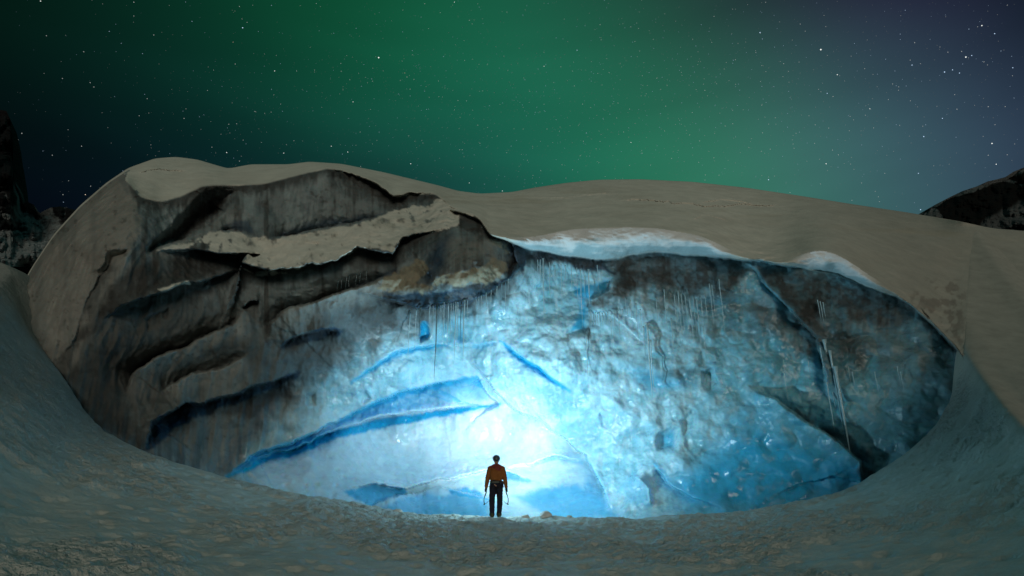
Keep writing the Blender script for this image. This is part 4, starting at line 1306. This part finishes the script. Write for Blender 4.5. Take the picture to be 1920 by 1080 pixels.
def icicle(u, v0, v1, w, label, group, dark=False, proud=.10):
    proud = min(proud, .16)
    Yt = min(ray_Y(u, v0 - 3), ray_Y(u, v0 + 6)) - proud
    a = Vector(at(u, v0 - 3, Yt).tolist())
    vv = np.linspace(v0, v1, 10)
    # hang straight down in the world until the seen length is reached
    dir1 = direction(u, v1)
    z1 = CAMZ + dir1[2] / dir1[1] * Yt
    ln = max(a.z - z1, .1)
    r0 = w * Yt / F * .5
    n_ = 12
    pts, rad = [], []
    ph = random.random() * 10
    for i in range(n_ + 1):
        q_ = i / n_
        pts.append((.006 * math.sin(q_ * 9 + ph), .006 * math.cos(q_ * 7 + ph), -ln * q_))
        rad.append(max(r0 * (1.6 if i == 0 else 1) * (1 - q_) ** .55 * (1 + .18 * math.sin(q_ * 31 + ph)), .002))
    o = Build().tube(pts, rad, 7).make('icicle', M_DARKICE if dark else M_ICICLE)
    o.location = a
    tag(o, label, 'icicle', group)
    return o


gA = 'icicles under the dark overhang left of the centre'
lA = 'thin pale icicle in the row hanging below the dark blue overhang'
for (u, v0, v1, w, lab) in [(820, 574, 714, 3.0, 'longest icicle below the dark blue overhang, reaching well past the blue crack'),
                            (871, 566, 684, 3.0, 'long icicle at the right end of the row below the dark blue overhang'),
                            (789, 577, 632, 2.4, 'short dark icicle just above the small blue hole under the overhang'),
                            (769, 588, 672, 2.2, 'thin icicle left of the small blue hole under the overhang'),
                            (855, 569, 678, 2.6, lA), (833, 570, 642, 1.9, lA), (837, 570, 625, 1.7, lA), (841, 572, 660, 2.2, lA), (846, 572, 636, 1.6, lA), (859, 569, 652, 2.0, lA),
                            (865, 568, 640, 1.9, lA), (806, 576, 612, 1.7, lA), (813, 577, 640, 1.6, lA), (826, 576, 622, 1.7, lA), (781, 580, 660, 1.6, lA), (829, 575, 600, 1.6, lA),
                            (850, 571, 618, 1.5, lA), (877, 565, 610, 1.6, lA)]:
    icicle(u, v0, v1, w, lab, gA, dark=(u in (789, 820, 837, 865)))
gA2 = 'small icicles along the sloping edge of the dark nose'
for (u, v0, v1) in [(893, 563, 585), (903, 557, 580), (912, 552, 590), (921, 547, 566), (932, 540, 570), (941, 535, 560), (948, 530, 596), (953, 526, 550), (898, 560, 600)]:
    icicle(u, v0, v1, 1.7, 'short icicle on the sloping lower edge of the dark nose above the bright ice', gA2)
gB = 'long thin icicles below the snow cap near the middle'
lB = 'hair-thin icicle below the snow cap, in front of the pale blue wall'
for (u, v0, v1, w, lab) in [(1018, 488, 612, 2.4, 'long straight icicle nearest the dark nose, below the snow cap'), (1013, 490, 548, 1.6, lB), (1030, 495, 566, 1.8, lB), (1040, 500, 540, 1.5, lB), (1052, 498, 572, 1.6, lB),
                            (1071, 502, 560, 1.5, lB), (1081, 505, 580, 1.6, lB), (1088, 508, 614, 1.9, lB), (1103, 508, 618, 2.4, 'icicle in front of the deep blue pocket beside the dirty ice'), (1008, 490, 520, 1.5, lB),
                            (1120, 500, 546, 1.6, lB), (1060, 500, 530, 1.5, lB), (1095, 512, 560, 1.5, lB)]:
    icicle(u, v0, v1, w, lab, gB, proud=.2)
gC = 'fringe of icicles under the dirty ice tooth'
for u, v0, v1 in [(1104, 586, 620), (1108, 587, 616), (1112, 590, 619), (1116, 588, 612), (1120, 590, 618), (1124, 588, 608), (1129, 590, 614), (1134, 588, 606), (1139, 588, 612), (1145, 586, 604), (1151, 586, 610), (1159, 584, 604), (1167, 582, 606), (1176, 580, 604)]:
    icicle(u, v0, v1 + random.uniform(-6, 8), 1.6, 'short icicle in the fringe below the brown tooth of dirty ice', gC)
icicle(1099, 630, 716, 2.2, 'single long icicle hanging below the dark pocket right of the diagonal blue crack', 'long icicles on the right wall')
gD = 'long icicles on the right wall'
icicle(1213, 612, 752, 4.0, 'thickest long icicle in the middle of the right wall', gD, proud=.35)
icicle(1219, 640, 732, 2.6, 'slimmer icicle close beside the thickest one on the right wall', gD, proud=.35)
icicle(1206, 615, 668, 2.2, 'short icicle just left of the thickest one on the right wall', gD, proud=.3)
lE = 'thin icicle in the curtain of icicles on the brown-stained right wall'
gE = 'curtain of icicles on the stained right wall'
for (u, v0, v1, w) in [(1245, 546, 612, 2), (1264, 560, 625, 1.6), (1271, 556, 652, 2), (1277, 560, 640, 1.6), (1284, 558, 634, 1.7), (1293, 560, 658, 2.2), (1300, 562, 630, 1.6), (1306, 560, 676, 1.9),
                       (1314, 562, 640, 1.5), (1322, 565, 620, 1.6), (1330, 540, 612, 1.9), (1335, 542, 600, 1.5), (1348, 530, 625, 2.0), (1172, 560, 600, 1.5), (1182, 565, 615, 1.5), (1192, 570, 640, 1.6), (1230, 565, 610, 1.5),
                       (1258, 600, 690, 1.5), (1318, 620, 680, 1.6), (1160, 600, 650, 1.5), (1145, 612, 660, 1.4), (1200, 580, 620, 1.4)]:
    icicle(u, v0 + random.uniform(-8, 4), v1 + random.uniform(-8, 14), w * .8, lE, gE, proud=.2)
gF = 'big icicle bunch low on the right'
for (u, v0, v1, w, lab) in [(1545, 640, 770, 5, 'stout icicle forming the upper left of the bunch at the right crack'), (1556, 660, 822, 4, 'middle icicle of the bunch at the right crack'),
                            (1566, 690, 862, 6, 'longest and thickest icicle of the bunch, its tip before the big slab'), (1574, 740, 846, 4, 'right-hand icicle of the bunch at the right crack'),
                            (1550, 720, 806, 2.5, 'slim icicle tucked behind the bunch at the right crack'), (1538, 655, 700, 2.5, 'short icicle at the top left of the bunch')]:
    icicle(u, v0, v1, w, lab, gF, proud=.45)
gG = 'small icicles on the dark ice at the right'
for u, v0, v1 in [(1533, 565, 598), (1538, 568, 604), (1543, 570, 596), (1590, 690, 724), (1598, 700, 728), (1682, 690, 724), (1688, 700, 732), (1515, 680, 700), (1470, 700, 752), (1640, 700, 740)]:
    icicle(u, v0, v1, 1.7, 'small icicle on the dim teal ice at the right of the cave', gG, proud=.15)
gH = 'icicles in the long dark recess on the left'
for u, v0, v1 in [(634, 528, 547), (641, 525, 543), (650, 522, 544), (655, 519, 540), (669, 516, 537), (676, 514, 532), (688, 511, 528)]:
    icicle(u, v0, v1, 1.5, 'tiny icicle in the long dark recess of the left shelves', gH, dark=True, proud=.1)

ORD = ['first', 'second', 'third', 'fourth', 'fifth', 'sixth', 'seventh', 'eighth', 'ninth', 'tenth', 'eleventh', 'twelfth', 'thirteenth', 'fourteenth', 'fifteenth',
       'sixteenth', 'seventeenth', 'eighteenth', 'nineteenth', 'twentieth', 'twenty-first', 'twenty-second', 'twenty-third', 'twenty-fourth']
ROWS = {gA: 'in the row hanging below the dark blue overhang', gA2: 'along the sloping edge of the dark nose', gB: 'in the thin group under the cap near the middle',
        gC: 'in the fringe below the brown tooth', gE: 'in the curtain on the brown-stained right wall', gG: 'of those on the dim teal ice at right', gH: 'in the long dark recess on the left'}
for g_, where in ROWS.items():
    row = sorted([o for o in COL.objects if o.get('group') == g_], key=lambda o: o.location.x / o.location.y)
    from collections import Counter
    cnt = Counter(o['label'] for o in row)
    for i_, o in enumerate(row):
        if cnt[o['label']] > 1:
            o['label'] = f'icicle {where}, {ORD[i_]} from the left'

# ------------------------------------------------------------------ loose lumps of snow on the rim
for u, v, r_, lab in [(985, 968, .13, 'rounded snow lump on the rim just right of the climber'), (1024, 969, .20, 'larger pointed snow lump on the rim, second to the right of the climber'),
                      (1068, 970, .09, 'small snow lump on the rim, third to the right of the climber'), (745, 957, .13, 'small snow lump on the rim left of the climber before blue ice'),
                      (905, 969, .07, 'tiny snow lump on the rim close to the climber\'s left boot')]:
    p_ = at(u, v, 18.6)
    sel = np.argmin((G[..., 0] - p_[0]) ** 2 + (G[..., 1] - p_[1]) ** 2)
    zz = G.reshape(-1, 3)[sel, 2]
    vs, fs = sphere_mesh((0, 0, 0), (r_, r_ * .8, r_ * .62), 28, 18)
    A3 = np.array([tuple(x) for x in vs])
    k = 1 + .42 * fbm(A3[:, 0] / r_ * 1.3 + u, A3[:, 1] / r_ * 1.3, A3[:, 2] / r_ * 1.3, 4, 5)
    A3 = A3 * k[:, None]
    bb = Build(); bb.v = [tuple(x) for x in A3]; bb.f = fs
    o = bb.make('snow_lump', simple_mat('lump_snow', (.60, .62, .60), .6, .3, .2, 8, bump=.02))
    o.location = (float(p_[0]), float(p_[1]), float(zz) + r_ * .12)
    tag(o, lab, 'snow lump', 'snow lumps along the rim')
